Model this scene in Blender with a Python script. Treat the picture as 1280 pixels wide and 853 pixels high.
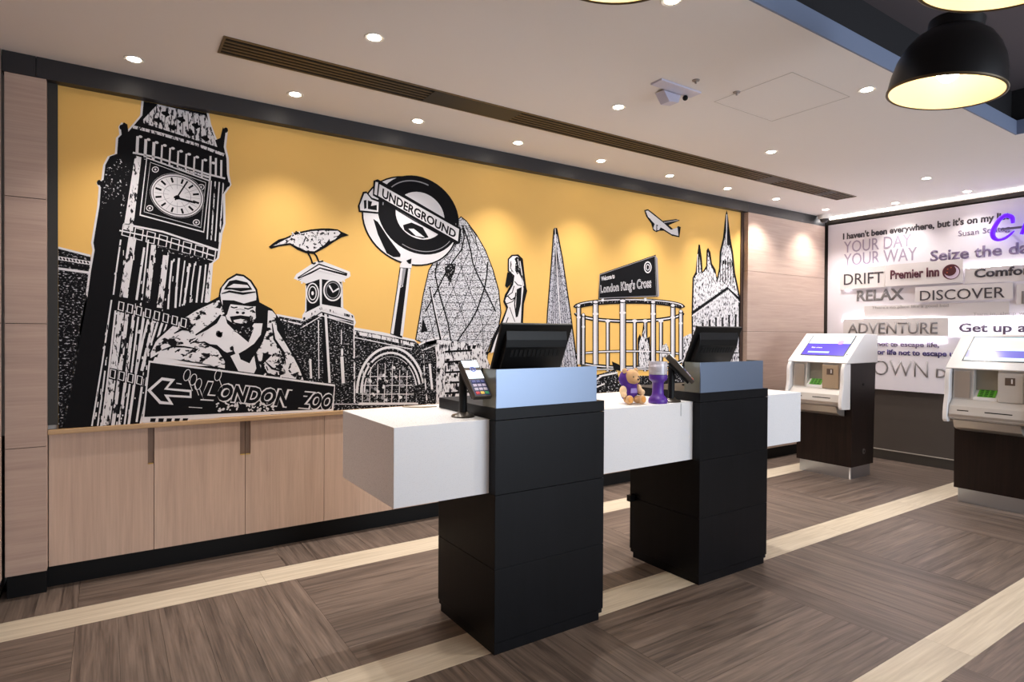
import bpy, bmesh, math, random
from mathutils import Vector, Matrix
from mathutils.geometry import tessellate_polygon
random.seed(7)
for o in list(bpy.data.objects): bpy.data.objects.remove(o, do_unlink=True)
SC = bpy.context.scene
COL = SC.collection
PI = math.pi
def lin(c):
    return tuple(((v/255)/12.92 if v/255 <= 0.04045 else (((v/255)+0.055)/1.055)**2.4) for v in c)
# ------------------------------------------------------------------ camera
YAW, PITCH, ROLL, FPX, SY, CAM_H = 0.5889, -0.0091, 0.006, 755.8854, -2.8764, 1.42
_fw = Vector((math.sin(YAW)*math.cos(PITCH), math.cos(YAW)*math.cos(PITCH), math.sin(PITCH)))
_r0 = Vector((math.cos(YAW), -math.sin(YAW), 0)); _u0 = _r0.cross(_fw)
_rt = math.cos(ROLL)*_r0 + math.sin(ROLL)*_u0
_up = -math.sin(ROLL)*_r0 + math.cos(ROLL)*_u0
cd = bpy.data.cameras.new('camera'); cam = bpy.data.objects.new('camera', cd); COL.objects.link(cam)
cd.sensor_fit = 'HORIZONTAL'; cd.sensor_width = 36; cd.lens = FPX*36/1280; cd.shift_y = SY/1280
cd.clip_start = 0.02
cam.matrix_world = Matrix(((_rt.x, _up.x, -_fw.x, 0), (_rt.y, _up.y, -_fw.y, 0), (_rt.z, _up.z, -_fw.z, CAM_H), (0, 0, 0, 1)))
SC.camera = cam
# ------------------------------------------------------------------ world, lights, exposure
SC.view_settings.view_transform = 'Standard'; SC.view_settings.look = 'None'
SC.view_settings.exposure = 0.42; SC.view_settings.gamma = 1; SC.view_settings.use_curve_mapping = False
w = bpy.data.worlds.new('world'); SC.world = w; w.use_nodes = True
w.node_tree.nodes['Background'].inputs[0].default_value = (0.75, 0.85, 1.0, 1)
w.node_tree.nodes['Background'].inputs[1].default_value = 0.6
def area(name, loc, rot, sx, sy, e, col):
    l = bpy.data.lights.new(name, 'AREA'); l.shape = 'RECTANGLE'; l.size = sx; l.size_y = sy; l.energy = e; l.color = col
    o = bpy.data.objects.new(name, l); COL.objects.link(o); o.location = loc; o.rotation_euler = rot; return o
# daylight through the glazed shopfront behind the camera
area('shopfront_daylight', (4.4, -3.9, 1.5), (PI/2, 0, 0), 4.4, 2.6, 175, (0.80, 0.89, 1.0))
SPOT_E = 34; SPOT_COL = (1.0, 0.945, 0.89)
# ------------------------------------------------------------------ helpers
def ray(u, v): return _fw + (u-640)/FPX*_rt - (v-426.5-SY)/FPX*_up
CP = Vector((0, 0, CAM_H))
def atx(u, v, X): q = ray(u, v); return CP + q*(X/q.x)
def aty(u, v, Y): q = ray(u, v); return CP + q*(Y/q.y)
def atz(u, v, Z): q = ray(u, v); return CP + q*((Z-CAM_H)/q.z)
def box(bm, x0, x1, y0, y1, z0, z1):
    vs = [bm.verts.new((x, y, z)) for z in (z0, z1) for x, y in ((x0, y0), (x1, y0), (x1, y1), (x0, y1))]
    for f in ((3, 2, 1, 0), (4, 5, 6, 7), (0, 1, 5, 4), (1, 2, 6, 5), (2, 3, 7, 6), (3, 0, 4, 7)):
        bm.faces.new([vs[i] for i in f])
    return vs
def prism(bm, prof, a, b, axis='y'):
    """extrude a 2D profile; axis y: (x,z) profile; axis x: (y,z); axis z: (x,y)"""
    def P(p, t): return (p[0], t, p[1]) if axis == 'y' else ((t, p[0], p[1]) if axis == 'x' else (p[0], p[1], t))
    A = [bm.verts.new(P(p, a)) for p in prof]; B = [bm.verts.new(P(p, b)) for p in prof]
    n = len(prof)
    bm.faces.new(A); bm.faces.new(B[::-1])
    for i in range(n): bm.faces.new((A[i], B[i], B[(i+1) % n], A[(i+1) % n]))
def lathe(bm, prof, n=32, cx=0, cy=0, cap=True):
    rings = []
    for r, z in prof:
        rings.append([bm.verts.new((cx+max(r, 1e-4)*math.cos(2*PI*i/n), cy+max(r, 1e-4)*math.sin(2*PI*i/n), z)) for i in range(n)])
    for a, b in zip(rings, rings[1:]):
        for i in range(n): bm.faces.new((a[i], a[(i+1) % n], b[(i+1) % n], b[i]))
    if cap: bm.faces.new(rings[0][::-1]); bm.faces.new(rings[-1])
def ball(bm, c, r, seg=20, m=None):
    mt = Matrix.Translation(c) @ (m or Matrix.Identity(4)) @ Matrix.Diagonal((*(r if hasattr(r, '__len__') else (r, r, r)), 1))
    return bmesh.ops.create_uvsphere(bm, u_segments=seg, v_segments=seg*2//3, radius=1, matrix=mt)
def tube(bm, pts, r, n=10):
    rings = []; pts = [Vector(p) for p in pts]; a = None
    for i, p in enumerate(pts):
        t = (pts[min(i+1, len(pts)-1)]-pts[max(i-1, 0)]).normalized()
        if a is None:
            a = t.cross(Vector((0, 0, 1)));  a = a if a.length > 1e-3 else t.cross(Vector((1, 0, 0)))
        else: a = a-t*a.dot(t)
        a.normalize(); b = t.cross(a)
        rr = r[i] if hasattr(r, '__len__') else r
        rings.append([bm.verts.new(p+rr*(math.cos(2*PI*k/n)*a+math.sin(2*PI*k/n)*b)) for k in range(n)])
    for A, B in zip(rings, rings[1:]):
        for i in range(n): bm.faces.new((A[i], A[(i+1) % n], B[(i+1) % n], B[i]))
    bm.faces.new(rings[0][::-1]); bm.faces.new(rings[-1])
def mk(name, bm, m, parent=None, bevel=0, smooth=False, label=None, world=True):
    if parent is not None and world: bmesh.ops.translate(bm, verts=bm.verts, vec=-parent.location)
    bmesh.ops.recalc_face_normals(bm, faces=bm.faces)
    me = bpy.data.meshes.new(name); bm.to_mesh(me); bm.free()
    for k in (m if isinstance(m, (list, tuple)) else [m]): me.materials.append(k)
    o = bpy.data.objects.new(name, me); COL.objects.link(o)
    if parent is not None: o.parent = parent
    if bevel:
        b = o.modifiers.new('bevel', 'BEVEL'); b.width = bevel; b.segments = 2; b.limit_method = 'ANGLE'; b.angle_limit = 0.6
    if smooth:
        for p in me.polygons: p.use_smooth = True
        if smooth != 'all':
            me.set_sharp_from_angle(angle=0.7)
    if label: o['label'] = label
    return o
def mkbox(name, b, m, parent=None, bevel=0, label=None, world=True):
    bm = bmesh.new(); box(bm, *b); return mk(name, bm, m, parent, bevel, label=label, world=world)
def struct(o): o['kind'] = 'structure'; return o
def tag(o, label, cat, group=None):
    o['label'] = label; o['category'] = cat
    if group: o['group'] = group
    return o
def thing(name, loc, label, cat, group=None, rz=0):
    o = bpy.data.objects.new(name, None); COL.objects.link(o); o.location = loc; o.rotation_euler = (0, 0, rz)
    o.empty_display_size = 0.1
    return tag(o, label, cat, group)
def kids(o): return [c for c in bpy.data.objects if c.parent == o]
def dup(root, loc, label, group=None, rz=None):
    r = root.copy(); COL.objects.link(r); r.location = loc; r['label'] = label
    if group: r['group'] = group
    if rz is not None: r.rotation_euler = (0, 0, rz)
    for ch in kids(root):
        c = ch.copy(); COL.objects.link(c); c.parent = r
        for g in kids(ch):
            d = g.copy(); COL.objects.link(d); d.parent = c
    return r
# ------------------------------------------------------------------ materials
class NT:
    def __init__(s, name):
        s.m = bpy.data.materials.new(name); s.m.use_nodes = True; s.t = s.m.node_tree; s.b = s.t.nodes['Principled BSDF']
    def n(s, typ, **k):
        nd = s.t.nodes.new(typ)
        for a, v in k.items():
            if a.startswith('i_'): nd.inputs[a[2:].replace('_', ' ')].default_value = v
            else: setattr(nd, a, v)
        return nd
    def l(s, a, b): s.t.links.new(a, b)
def mat(name, col, rough=0.5, metal=0.0, emit=0, spec=0.5, bump=0, bscale=200, coat=0, trans=0, alpha=1):
    M = NT(name); b = M.b; c = (*lin(col), 1)
    b.inputs['Base Color'].default_value = c; b.inputs['Roughness'].default_value = rough; b.inputs['Metallic'].default_value = metal
    b.inputs['Specular IOR Level'].default_value = spec; b.inputs['Coat Weight'].default_value = coat
    b.inputs['Transmission Weight'].default_value = trans; b.inputs['Alpha'].default_value = alpha
    if emit: b.inputs['Emission Color'].default_value = c; b.inputs['Emission Strength'].default_value = emit
    tc = M.n('ShaderNodeTexCoord'); nz = M.n('ShaderNodeTexNoise', i_Scale=bscale, i_Detail=3.0); M.l(tc.outputs['Object'], nz.inputs['Vector'])
    if bump:
        bp = M.n('ShaderNodeBump', i_Strength=bump, i_Distance=0.002); M.l(nz.outputs['Fac'], bp.inputs['Height']); M.l(bp.outputs[0], b.inputs['Normal'])
    else:
        mr = M.n('ShaderNodeMapRange'); mr.inputs['To Min'].default_value = max(0, rough-0.03); mr.inputs['To Max'].default_value = min(1, rough+0.03)
        M.l(nz.outputs['Fac'], mr.inputs['Value']); M.l(mr.outputs[0], b.inputs['Roughness'])
    return M.m
def wood(name, c1, c2, axis=2, scale=1.0, rough=0.45, vary=0.15, fig=0.5, bump=0.15, spec=0.5):
    """grain runs along the object axis given"""
    M = NT(name); b = M.b; tc = M.n('ShaderNodeTexCoord'); oi = M.n('ShaderNodeObjectInfo')
    ad = M.n('ShaderNodeVectorMath', operation='ADD'); sc = M.n('ShaderNodeVectorMath', operation='SCALE'); sc.inputs['Scale'].default_value = 37.0
    cb = M.n('ShaderNodeCombineXYZ'); 
    for k in range(3): M.l(oi.outputs['Random'], cb.inputs[k])
    M.l(cb.outputs[0], sc.inputs[0]); M.l(tc.outputs['Object'], ad.inputs[0]); M.l(sc.outputs[0], ad.inputs[1])
    mp = M.n('ShaderNodeMapping'); s = [22*scale]*3; s[axis] = 1.3*scale; mp.inputs['Scale'].default_value = s
    M.l(ad.outputs[0], mp.inputs['Vector'])
    n1 = M.n('ShaderNodeTexNoise', i_Scale=1.0, i_Detail=5.0, i_Roughness=0.62, i_Distortion=fig); M.l(mp.outputs[0], n1.inputs['Vector'])
    mp2 = M.n('ShaderNodeMapping'); s2 = [130*scale]*3; s2[axis] = 4*scale; mp2.inputs['Scale'].default_value = s2; M.l(ad.outputs[0], mp2.inputs['Vector'])
    n2 = M.n('ShaderNodeTexNoise', i_Scale=1.0, i_Detail=3.0); M.l(mp2.outputs[0], n2.inputs['Vector'])
    mx = M.n('ShaderNodeMath', operation='MULTIPLY_ADD'); mx.inputs[1].default_value = 0.35; M.l(n2.outputs['Fac'], mx.inputs[0])
    m2 = M.n('ShaderNodeMath', operation='MULTIPLY'); m2.inputs[1].default_value = 0.65; M.l(n1.outputs['Fac'], m2.inputs[0]); M.l(m2.outputs[0], mx.inputs[2])
    rp = M.n('ShaderNodeValToRGB'); rp.color_ramp.elements[0].position = 0.33; rp.color_ramp.elements[1].position = 0.68
    rp.color_ramp.elements[0].color = (*lin(c1), 1); rp.color_ramp.elements[1].color = (*lin(c2), 1); M.l(mx.outputs[0], rp.inputs['Fac'])
    hs = M.n('ShaderNodeHueSaturation'); mr = M.n('ShaderNodeMapRange'); mr.inputs['To Min'].default_value = 1-vary; mr.inputs['To Max'].default_value = 1+vary
    M.l(oi.outputs['Random'], mr.inputs['Value']); M.l(mr.outputs[0], hs.inputs['Value']); M.l(rp.outputs[0], hs.inputs['Color']); M.l(hs.outputs[0], b.inputs['Base Color'])
    b.inputs['Roughness'].default_value = rough; b.inputs['Specular IOR Level'].default_value = spec
    if bump:
        bp = M.n('ShaderNodeBump', i_Strength=bump, i_Distance=0.001); M.l(mx.outputs[0], bp.inputs['Height']); M.l(bp.outputs[0], b.inputs['Normal'])
    return M.m
def ink(name, base, fleck, scale=(60, 60, 60), thr=0.6, soft=0.02, detail=3.0, rough=0.75):
    """printed halftone-like ink: flecks of a second colour on a base"""
    M = NT(name); tc = M.n('ShaderNodeTexCoord'); mp = M.n('ShaderNodeMapping'); mp.inputs['Scale'].default_value = scale
    M.l(tc.outputs['Object'], mp.inputs['Vector']); nz = M.n('ShaderNodeTexNoise', i_Scale=1.0, i_Detail=detail, i_Roughness=0.6); M.l(mp.outputs[0], nz.inputs['Vector'])
    rp = M.n('ShaderNodeValToRGB'); rp.color_ramp.elements[0].position = thr-soft; rp.color_ramp.elements[1].position = thr+soft
    rp.color_ramp.elements[0].color = (*lin(base), 1); rp.color_ramp.elements[1].color = (*lin(fleck), 1)
    M.l(nz.outputs['Fac'], rp.inputs['Fac']); M.l(rp.outputs[0], M.b.inputs['Base Color']); M.b.inputs['Roughness'].default_value = rough; M.b.inputs['Specular IOR Level'].default_value = 0.15
    return M.m
M_ceil = mat('ceiling_paint', (236, 231, 228), 0.9, bump=0.03)
M_void = mat('black_paint', (20, 18, 22), 0.8); M_voidc = mat('dark_grey_ceiling_paint', (96, 88, 92), 0.9)
M_fascia = mat('blue_grey_fascia', (120, 131, 156), 0.6)  # one even blue-grey over the whole lip
M_header = mat('charcoal_board_paint', (36, 34, 37), 0.45)
M_wall = mat('white_wall_paint', (200, 195, 190), 0.9)
M_lowwall = mat('taupe_wall_paint', (76, 68, 62), 0.55)
M_skirt = mat('dark_taupe_skirting', (62, 56, 50), 0.5)
M_black = mat('matt_black', (9, 8, 8), 0.5, spec=0.25)
M_gap = mat('joint_black', (8, 7, 7), 0.9)
M_panelv = wood('pale_oak_vertical_grain', (186, 157, 138), (210, 181, 160), 2, 0.8, 0.5, 0.03, 0.9, 0.08)
M_panelh = wood('pale_oak_horizontal_grain', (170, 144, 130), (192, 167, 151), 0, 0.8, 0.5, 0.03, 0.9, 0.08)
M_ledge = wood('oak_edging', (176, 140, 100), (200, 165, 124), 0, 1, 0.5, 0.02)
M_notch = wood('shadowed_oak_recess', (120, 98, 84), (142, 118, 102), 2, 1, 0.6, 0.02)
M_brass = mat('brass', (212, 172, 96), 0.3, 1)
M_plank = wood('grey_brown_floor_plank', (62, 51, 45), (130, 113, 101), 0, 0.85, 0.42, 0.10, 1.2, 0.12, 0.45)
M_strip = wood('pale_maple_floor_strip', (182, 167, 145), (214, 201, 180), 0, 0.6, 0.4, 0.06, 3.5, 0.05)
M_sub = mat('dark_subfloor', (50, 42, 38), 0.7)
M_bwood = wood('black_stained_oak', (6, 6, 8), (13, 12, 16), 2, 1.2, 0.4, 0.06, 0.6, 0.2, 0.18)
M_kwood = wood('dark_wenge_veneer', (19, 11, 9), (37, 24, 20), 2, 1.2, 0.38, 0.03, 0.5, 0.1, 0.25)
M_stone = mat('white_solid_surface', (232, 231, 233), 0.28, spec=0.5)
M_steel = mat('brushed_steel', (190, 196, 204), 0.3, 1)
M_glass = mat('tinted_side_glass', (150, 150, 138), 0.2, trans=0.5)
M_screen = mat('blue_sheen_brushed_steel', (134, 147, 168), 0.4, 1)  # bluish reflected light put into the steel's even tint
M_mon = mat('black_monitor_plastic', (11, 10, 10), 0.4, spec=0.3)
M_white = mat('white_gloss_plastic', (236, 233, 232), 0.3)
M_silver = mat('silver_plastic', (176, 168, 160), 0.32, 0.6)
M_lsilver = mat('pale_grey_plastic', (204, 198, 192), 0.4)
M_tan = mat('champagne_plastic', (178, 158, 134), 0.4, 0.2)
M_green = mat('green_keypad_glow', (80, 150, 30), 0.4, emit=0.12)
M_lamp = mat('lamp_glow', (255, 244, 228), 0.5, emit=28)
M_trimw = mat('white_trim_ring', (226, 222, 216), 0.4)
# ================================================================== THE ROOM
XL, XR, YB, YF = -0.455, 7.42, 4.15, -4.0       # left wall, right wall, upper back wall face, front
ZC = 2.867
XS = [-1.2, -0.13, 0.90, 1.97, 3.045, 4.11, 5.18, 6.25, 7.32, 8.4]
floor = struct(mkbox('floor', (XL-0.3, XR+0.3, YF-0.3, 4.7, -0.12, -0.012), M_sub))
def board_mesh(L, W, m, nm):
    bm = bmesh.new(); box(bm, 0.0006, L-0.0006, 0.0006, W-0.0006, -0.012, 0); me = bpy.data.meshes.new(nm); bmesh.ops.recalc_face_normals(bm, faces=bm.faces); bm.to_mesh(me); bm.free(); me.materials.append(m); return me
_cache = {}
def lay(x0, x1, y0, y1, along, m, nm):
    """one floor board as a part of the floor; along = 'x' or 'y' is the way its grain runs"""
    x0 = max(x0, XL-0.02); x1 = min(x1, XR+0.02)
    if x1-x0 < 0.02: return
    L, W = (x1-x0, y1-y0) if along == 'x' else (y1-y0, x1-x0)
    k = (round(L, 4), round(W, 4), nm)
    if k not in _cache: _cache[k] = board_mesh(L, W, m, nm)
    o = bpy.data.objects.new(nm, _cache[k]); COL.objects.link(o); o.parent = floor
    if along == 'x': o.location = (x0, y0, 0)
    else: o.location = (x1, y0, 0); o.rotation_euler = (0, 0, PI/2)
ROWS = [(3.7918, 4.56, 0), (2.483, 3.5617, 1), (1.2715, 2.2655, 0), (0.07, 1.07, 1)]
for (y0, y1, par) in ROWS:
    for k in range(9):
        x0, x1 = XS[k], XS[k+1]
        yn = min(y1, 4.24)
        if (k+par) % 2 == 0:      # boards running away from the camera: k is square index (k=0 starts at -1.2)
            n = 6; st = (x1-x0)/n
            for i in range(n): lay(x0+i*st, x0+(i+1)*st, y0, yn, 'y', M_plank, 'floor_plank')
        else:
            n = 3 if y0 > 3.7 else 6; st = (yn-y0)/n
            for i in range(n): lay(x0, x1, y0+i*st, y0+(i+1)*st, 'x', M_plank, 'floor_plank')
for (y0, y1) in [(3.5617, 3.7918), (2.2655, 2.483), (1.07, 1.2715), (-0.15, 0.07)]:
    x = XL-0.02
    while x < XR:
        lay(x, x+1.22, y0, y1, 'x', M_strip, 'pale_floor_strip'); x += 1.22
for i in range(4):
    lay(XL, XR, -0.15-(i+1)*1.0+0.0, -0.15-i*1.0, 'x', M_plank, 'floor_plank')
# walls
bm = bmesh.new(); prism(bm, [(YB, 0.86), (YB, 3.6), (4.62, 3.6), (4.62, -0.1), (4.56, -0.1), (4.56, 0.86)], XL-0.3, XR+0.3, 'x')
struct(mk('wall_back', bm, M_wall))
wr = struct(mkbox('wall_right', (XR, XR+0.15, YF, 4.6, -0.1, 3.6), M_lowwall))
wl = struct(mkbox('wall_left', (XL-0.15, XL-0.03, YF, 4.6, -0.1, 3.6), M_wall))
for k, (za, zb) in enumerate([(0.131, 0.80), (0.803, 1.453), (1.456, 2.116), (2.119, 2.86)]):
    for j in range(4): mkbox('wall_panel', (XL-0.03, XL-0.002, 4.05-(j+1)*1.2, 4.05-j*1.2-0.003, za, zb), M_panelh, wl, 0.001)
struct(mkbox('baseboard_left', (XL-0.03, XL-0.015, -0.8, 4.05, 0.0, 0.128), M_skirt))
# front wall with a wide shopfront opening behind the camera
bm = bmesh.new()
box(bm, XL-0.2, XR+0.2, YF-0.15, YF, 2.75, 3.6); box(bm, XL-0.2, -0.1, YF-0.15, YF, -0.1, 2.75); box(bm, 6.6, XR+0.2, YF-0.15, YF, -0.1, 2.75)
for x in (1.5, 3.2, 4.9): box(bm, x-0.03, x+0.03, YF-0.1, YF-0.02, 0, 2.75)
struct(mk('wall_front', bm, M_wall))
# ceiling: lowered white part and the raised black void in front
bm = bmesh.new()
box(bm, XL-0.2, XR+0.2, 1.6206, 4.6, ZC, 2.96); box(bm, 5.4221, XR+0.2, YF-0.1, 1.6206, ZC, 2.96)
ceiling = struct(mk('ceiling', bm, M_ceil))
bm = bmesh.new(); box(bm, XL-0.2, 5.5, 1.655, 1.70, 2.965, 3.20); box(bm, 5.455, 5.5, YF-0.1, 1.655, 2.965, 3.20)
struct(mk('trim_10', bm, M_void))
struct(mkbox('ceiling_void', (XL-0.2, 5.5, YF-0.1, 1.70, 3.201, 3.28), M_voidc))
bm = bmesh.new(); box(bm, XL-0.2, 5.4221, 1.6106, 1.6206, ZC-0.001, 2.966); box(bm, 5.4121, 5.4221, YF-0.1, 1.6106, ZC-0.001, 2.966)
struct(mk('trim_1', bm, M_fascia))
# faint access hatch in the ceiling
bm = bmesh.new()
for b in ((3.13, 3.74, 1.925, 1.929), (3.13, 3.74, 2.44, 2.444), (3.13, 3.134, 1.925, 2.444), (3.736, 3.74, 1.925, 2.444)): box(bm, *b, ZC-0.0012, ZC-0.0001)
mk('access_hatch', bm, mat('hatch_seam_grey', (196, 189, 185), 0.9), ceiling, label='faint square outline of a flush hatch')
# header board above the mural (three lengths)
for i, (a, b) in enumerate([(XL, -0.318), (-0.315, 5.797), (5.800, 7.338)]):
    struct(mkbox('trim_%d' % (i+2), (a, b, 4.064, 4.146, 2.7583, ZC-0.0005), M_header))
# oak wall columns left and right of the mural
def column(nm, x0, x1, label, seams=(0.131, 0.80, 1.455, 2.117, 2.7575)):
    t = thing(nm, ((x0+x1)/2, 4.10, 0), label, 'wall panelling')
    for a, b in zip(seams, seams[1:]): mkbox('oak_panel', (x0, x1, 4.064, 4.146, a+0.0015, b-0.0015), M_panelh, t, 0.001)
    mkbox('core', (x0+0.003, x1-0.003, 4.07, 4.145, 0.131, 2.757), M_gap, t)
    mkbox('plinth', (x0+0.002, x1-0.004, 4.115, 4.146, 0, 0.1305), M_black, t)
    return t
column('panelled_column', -0.446, -0.273, 'narrow pale oak wall column at far left of the mural')
column('panelled_column', 5.803, 7.336, 'wide pale oak panelled wall between the mural and the lettered wall')
bm = bmesh.new(); box(bm, 7.340, 7.375, 4.09, 4.146, 0, 2.86); struct(mk('trim_5', bm, M_skirt))
# dark frame strips beside the mural
struct(mkbox('trim_6', (-0.2725, -0.2277, 4.118, 4.149, 0.905, 2.758), mat('olive_black_frame', (44, 42, 38), 0.5)))
struct(mkbox('trim_7', (5.7606, 5.8025, 4.118, 4.149, 0.905, 2.758), mat('brown_black_frame', (70, 52, 44), 0.5)))
# right wall finish
struct(mkbox('baseboard_right', (7.404, XR-0.0005, -1.0, 4.08, 0, 0.105), M_skirt))
struct(mkbox('trim_8', (7.400, XR-0.0005, -1.0, 4.08, 0.1055, 0.114), mat('pale_skirting_edge', (168, 158, 146), 0.4)))
struct(mkbox('trim_9', (7.365, XR-0.0005, -1.0, 4.08, 2.785, 2.825), M_skirt))
tag(mkbox('cove_light', (7.385, XR-0.001, -1.0, 4.05, 2.849, 2.864), mat('cove_led', (255, 250, 250), 0.5, emit=20)), 'bright linear cove light along the top of the lettered wall', 'light')
# ------------------------------------------------------------------ lights in the ceiling
def make_downlight(loc, label):
    t = thing('ceiling_spotlight', loc, label, 'light', 'recessed ceiling spotlights')
    bm = bmesh.new(); lathe(bm, [(0.030, 0.0), (0.047, -0.004), (0.050, -0.0005)], 24, cap=False); mk('trim_ring', bm, M_trimw, t, world=False, smooth=True)
    bm = bmesh.new(); lathe(bm, [(0.0305, -0.0025), (0.0001, -0.0035)], 24, cap=False); mk('lens', bm, M_lamp, t, world=False)
    return t
def spot(loc, e, ang=105, blend=0.7, col=SPOT_COL, aim=None, r=0.03):
    l = bpy.data.lights.new('spot_beam', 'SPOT'); l.energy = e; l.spot_size = math.radians(ang); l.spot_blend = blend; l.shadow_soft_size = r; l.color = col
    o = bpy.data.objects.new('spot_beam', l); COL.objects.link(o); o.location = loc
    if aim: o.rotation_euler = (Vector(aim)-Vector(loc)).to_track_quat('-Z', 'Y').to_euler()
    return o
ORD = ['first', 'second', 'third', 'fourth', 'fifth', 'sixth', 'seventh', 'eighth']
DL = [(x, 3.81, 'recessed spotlight above the mural, %s from the left of its row' % ORD[i], 1) for i, x in enumerate([0.115, 0.947, 1.76, 2.59, 3.43, 4.266, 5.10, 5.92])]
DL += [(6.87, 3.80, 'recessed spotlight beside the small dome camera in the far corner', 1),
       (1.086, 2.857, 'recessed spotlight on the camera side of the vent, leftmost of that row', 1),
       (2.707, 2.846, 'recessed spotlight on the camera side of the vent, near the ceiling camera', 1),
       (4.361, 2.854, 'recessed spotlight on the camera side of the vent, farthest right of that row', 1),
       (2.03, 1.807, 'recessed spotlight cut by the top edge of the picture', 1),
       (3.714, 1.814, 'recessed spotlight left of the black pendant lamp', 1),
       (6.252, 2.521, 'recessed spotlight over the lettered wall, middle one of three', 1),
       (7.15, 2.517, 'recessed spotlight nearest the picture edge over the lettered wall', 1),
       (7.147, 3.183, 'recessed spotlight over the left part of the lettered wall', 1)]
d0 = None
for x, y, lb, k in DL:
    if d0 is None: d0 = make_downlight((x, y, ZC), lb)
    else: dup(d0, (x, y, ZC), lb)
    aim = (x, 3.25, 0.0) if y > 3.7 and x < 5.9 else None
    e = SPOT_E
    if y > 3.7: e *= 1.9
    elif y > 2.7: e *= 1.7
    if x > 6: e *= 0.95
    if x > 7: e *= 0.45
    if x < 1.3: e *= 0.65 + 0.2*max(x, 0)
    spot((x, y, ZC-0.012), e, 102 if aim else 110, 0.8, aim=aim)
for x, y in ((2.0, -1.5), (3.8, -1.5), (6.3, 0.9), (6.3, -1.0)): spot((x, y, ZC-0.02), SPOT_E*0.55, 120, 0.8)  # unseen fill spots added out of view, without fittings
# ------------------------------------------------------------------ long slot vent
vent = thing('ceiling_vent', (3.47, 3.358, ZC), 'long narrow slotted air vent running along the white ceiling', 'vent')
x0, x1, y0, y1 = 0.47, 6.47, 3.2543, 3.4621
M_vent = mat('lamp_tinted_vent', (112, 92, 66), 0.4, 0.5); M_ventd = mat('dark_vent', (38, 36, 36), 0.5)  # brown-gold tint of the lamp light put into the slat and frame colour
bm = bmesh.new(); box(bm, x0, x1, y0, y0+0.012, ZC-0.006, ZC-0.0003); box(bm, x0, x1, y1-0.012, y1, ZC-0.006, ZC-0.0003); box(bm, x0, x0+0.012, y0+0.012, y1-0.012, ZC-0.006, ZC-0.0003); box(bm, x1-0.012, x1, y0+0.012, y1-0.012, ZC-0.006, ZC-0.0003)
mk('frame', bm, M_vent, vent)
mkbox('backing', (x0+0.012, x1-0.012, y0+0.012, y1-0.012, ZC-0.0015, ZC-0.0003), M_gap, vent)
for k in range(4):
    yy = y0+0.012+(k+1)*(y1-y0-0.024)/5
    mkbox('slat', (x0+0.012, x1-0.012, yy-0.006, yy+0.006, ZC-0.006, ZC-0.0016), M_vent, vent)
for a, b in ((1.62, 2.25), (5.02, 5.25), (6.0, 6.12)): mkbox('blanking_plate', (a, b, y0+0.013, y1-0.013, ZC-0.0075, ZC-0.0062), M_ventd, vent)
# ------------------------------------------------------------------ ceiling camera, dome camera, sprinklers
t = thing('ceiling_sensor', (2.76, 2.46, ZC), 'white rectangular ceiling unit with a projecting sensor and black lens', 'camera')
mkbox('plate', (2.60, 2.94, 2.385, 2.47, ZC-0.012, ZC-0.0003), mat('lilac_white_plastic', (206, 204, 222), 0.4), t, 0.002)
bm = bmesh.new(); prism(bm, [(2.71, ZC-0.012), (2.86, ZC-0.012), (2.84, ZC-0.06), (2.76, ZC-0.07)], 2.47, 2.54, 'y'); mk('sensor_head', bm, mat('lilac_white_head', (196, 194, 214), 0.4), t, 0.003)
bm = bmesh.new(); ball(bm, (2.885, 2.46, ZC-0.026), 0.016, 16); mk('lens', bm, M_black, t, smooth='all')
for p, lb in (((2.78, 2.295), 'tiny ceiling sprinkler nearest the white sensor unit'), ((3.116, 2.269), 'tiny ceiling sprinkler farther right of the sensor unit')):
    bm = bmesh.new(); lathe(bm, [(0.022, -0.001), (0.020, -0.006), (0.008, -0.008), (0.006, -0.02)], 16); o = mk('sprinkler', bm, mat('sprinkler_grey', (150, 142, 138), 0.4, 0.5), smooth=True); o.location = (*p, ZC); tag(o, lb, 'sprinkler')
t = thing('dome_camera', (7.17, 3.98, ZC), 'small white dome camera in the ceiling corner by the lettered wall', 'camera')
bm = bmesh.new(); lathe(bm, [(0.07, 0), (0.07, -0.045), (0.062, -0.05)], 24); mk('housing', bm, M_trimw, t, world=False, smooth=True)
bm = bmesh.new(); lathe(bm, [(0.05, -0.05), (0.045, -0.075), (0.025, -0.093), (0.001, -0.098)], 24); mk('dome', bm, mat('smoked_dome', (70, 66, 66), 0.1), t, world=False, smooth=True)
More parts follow.
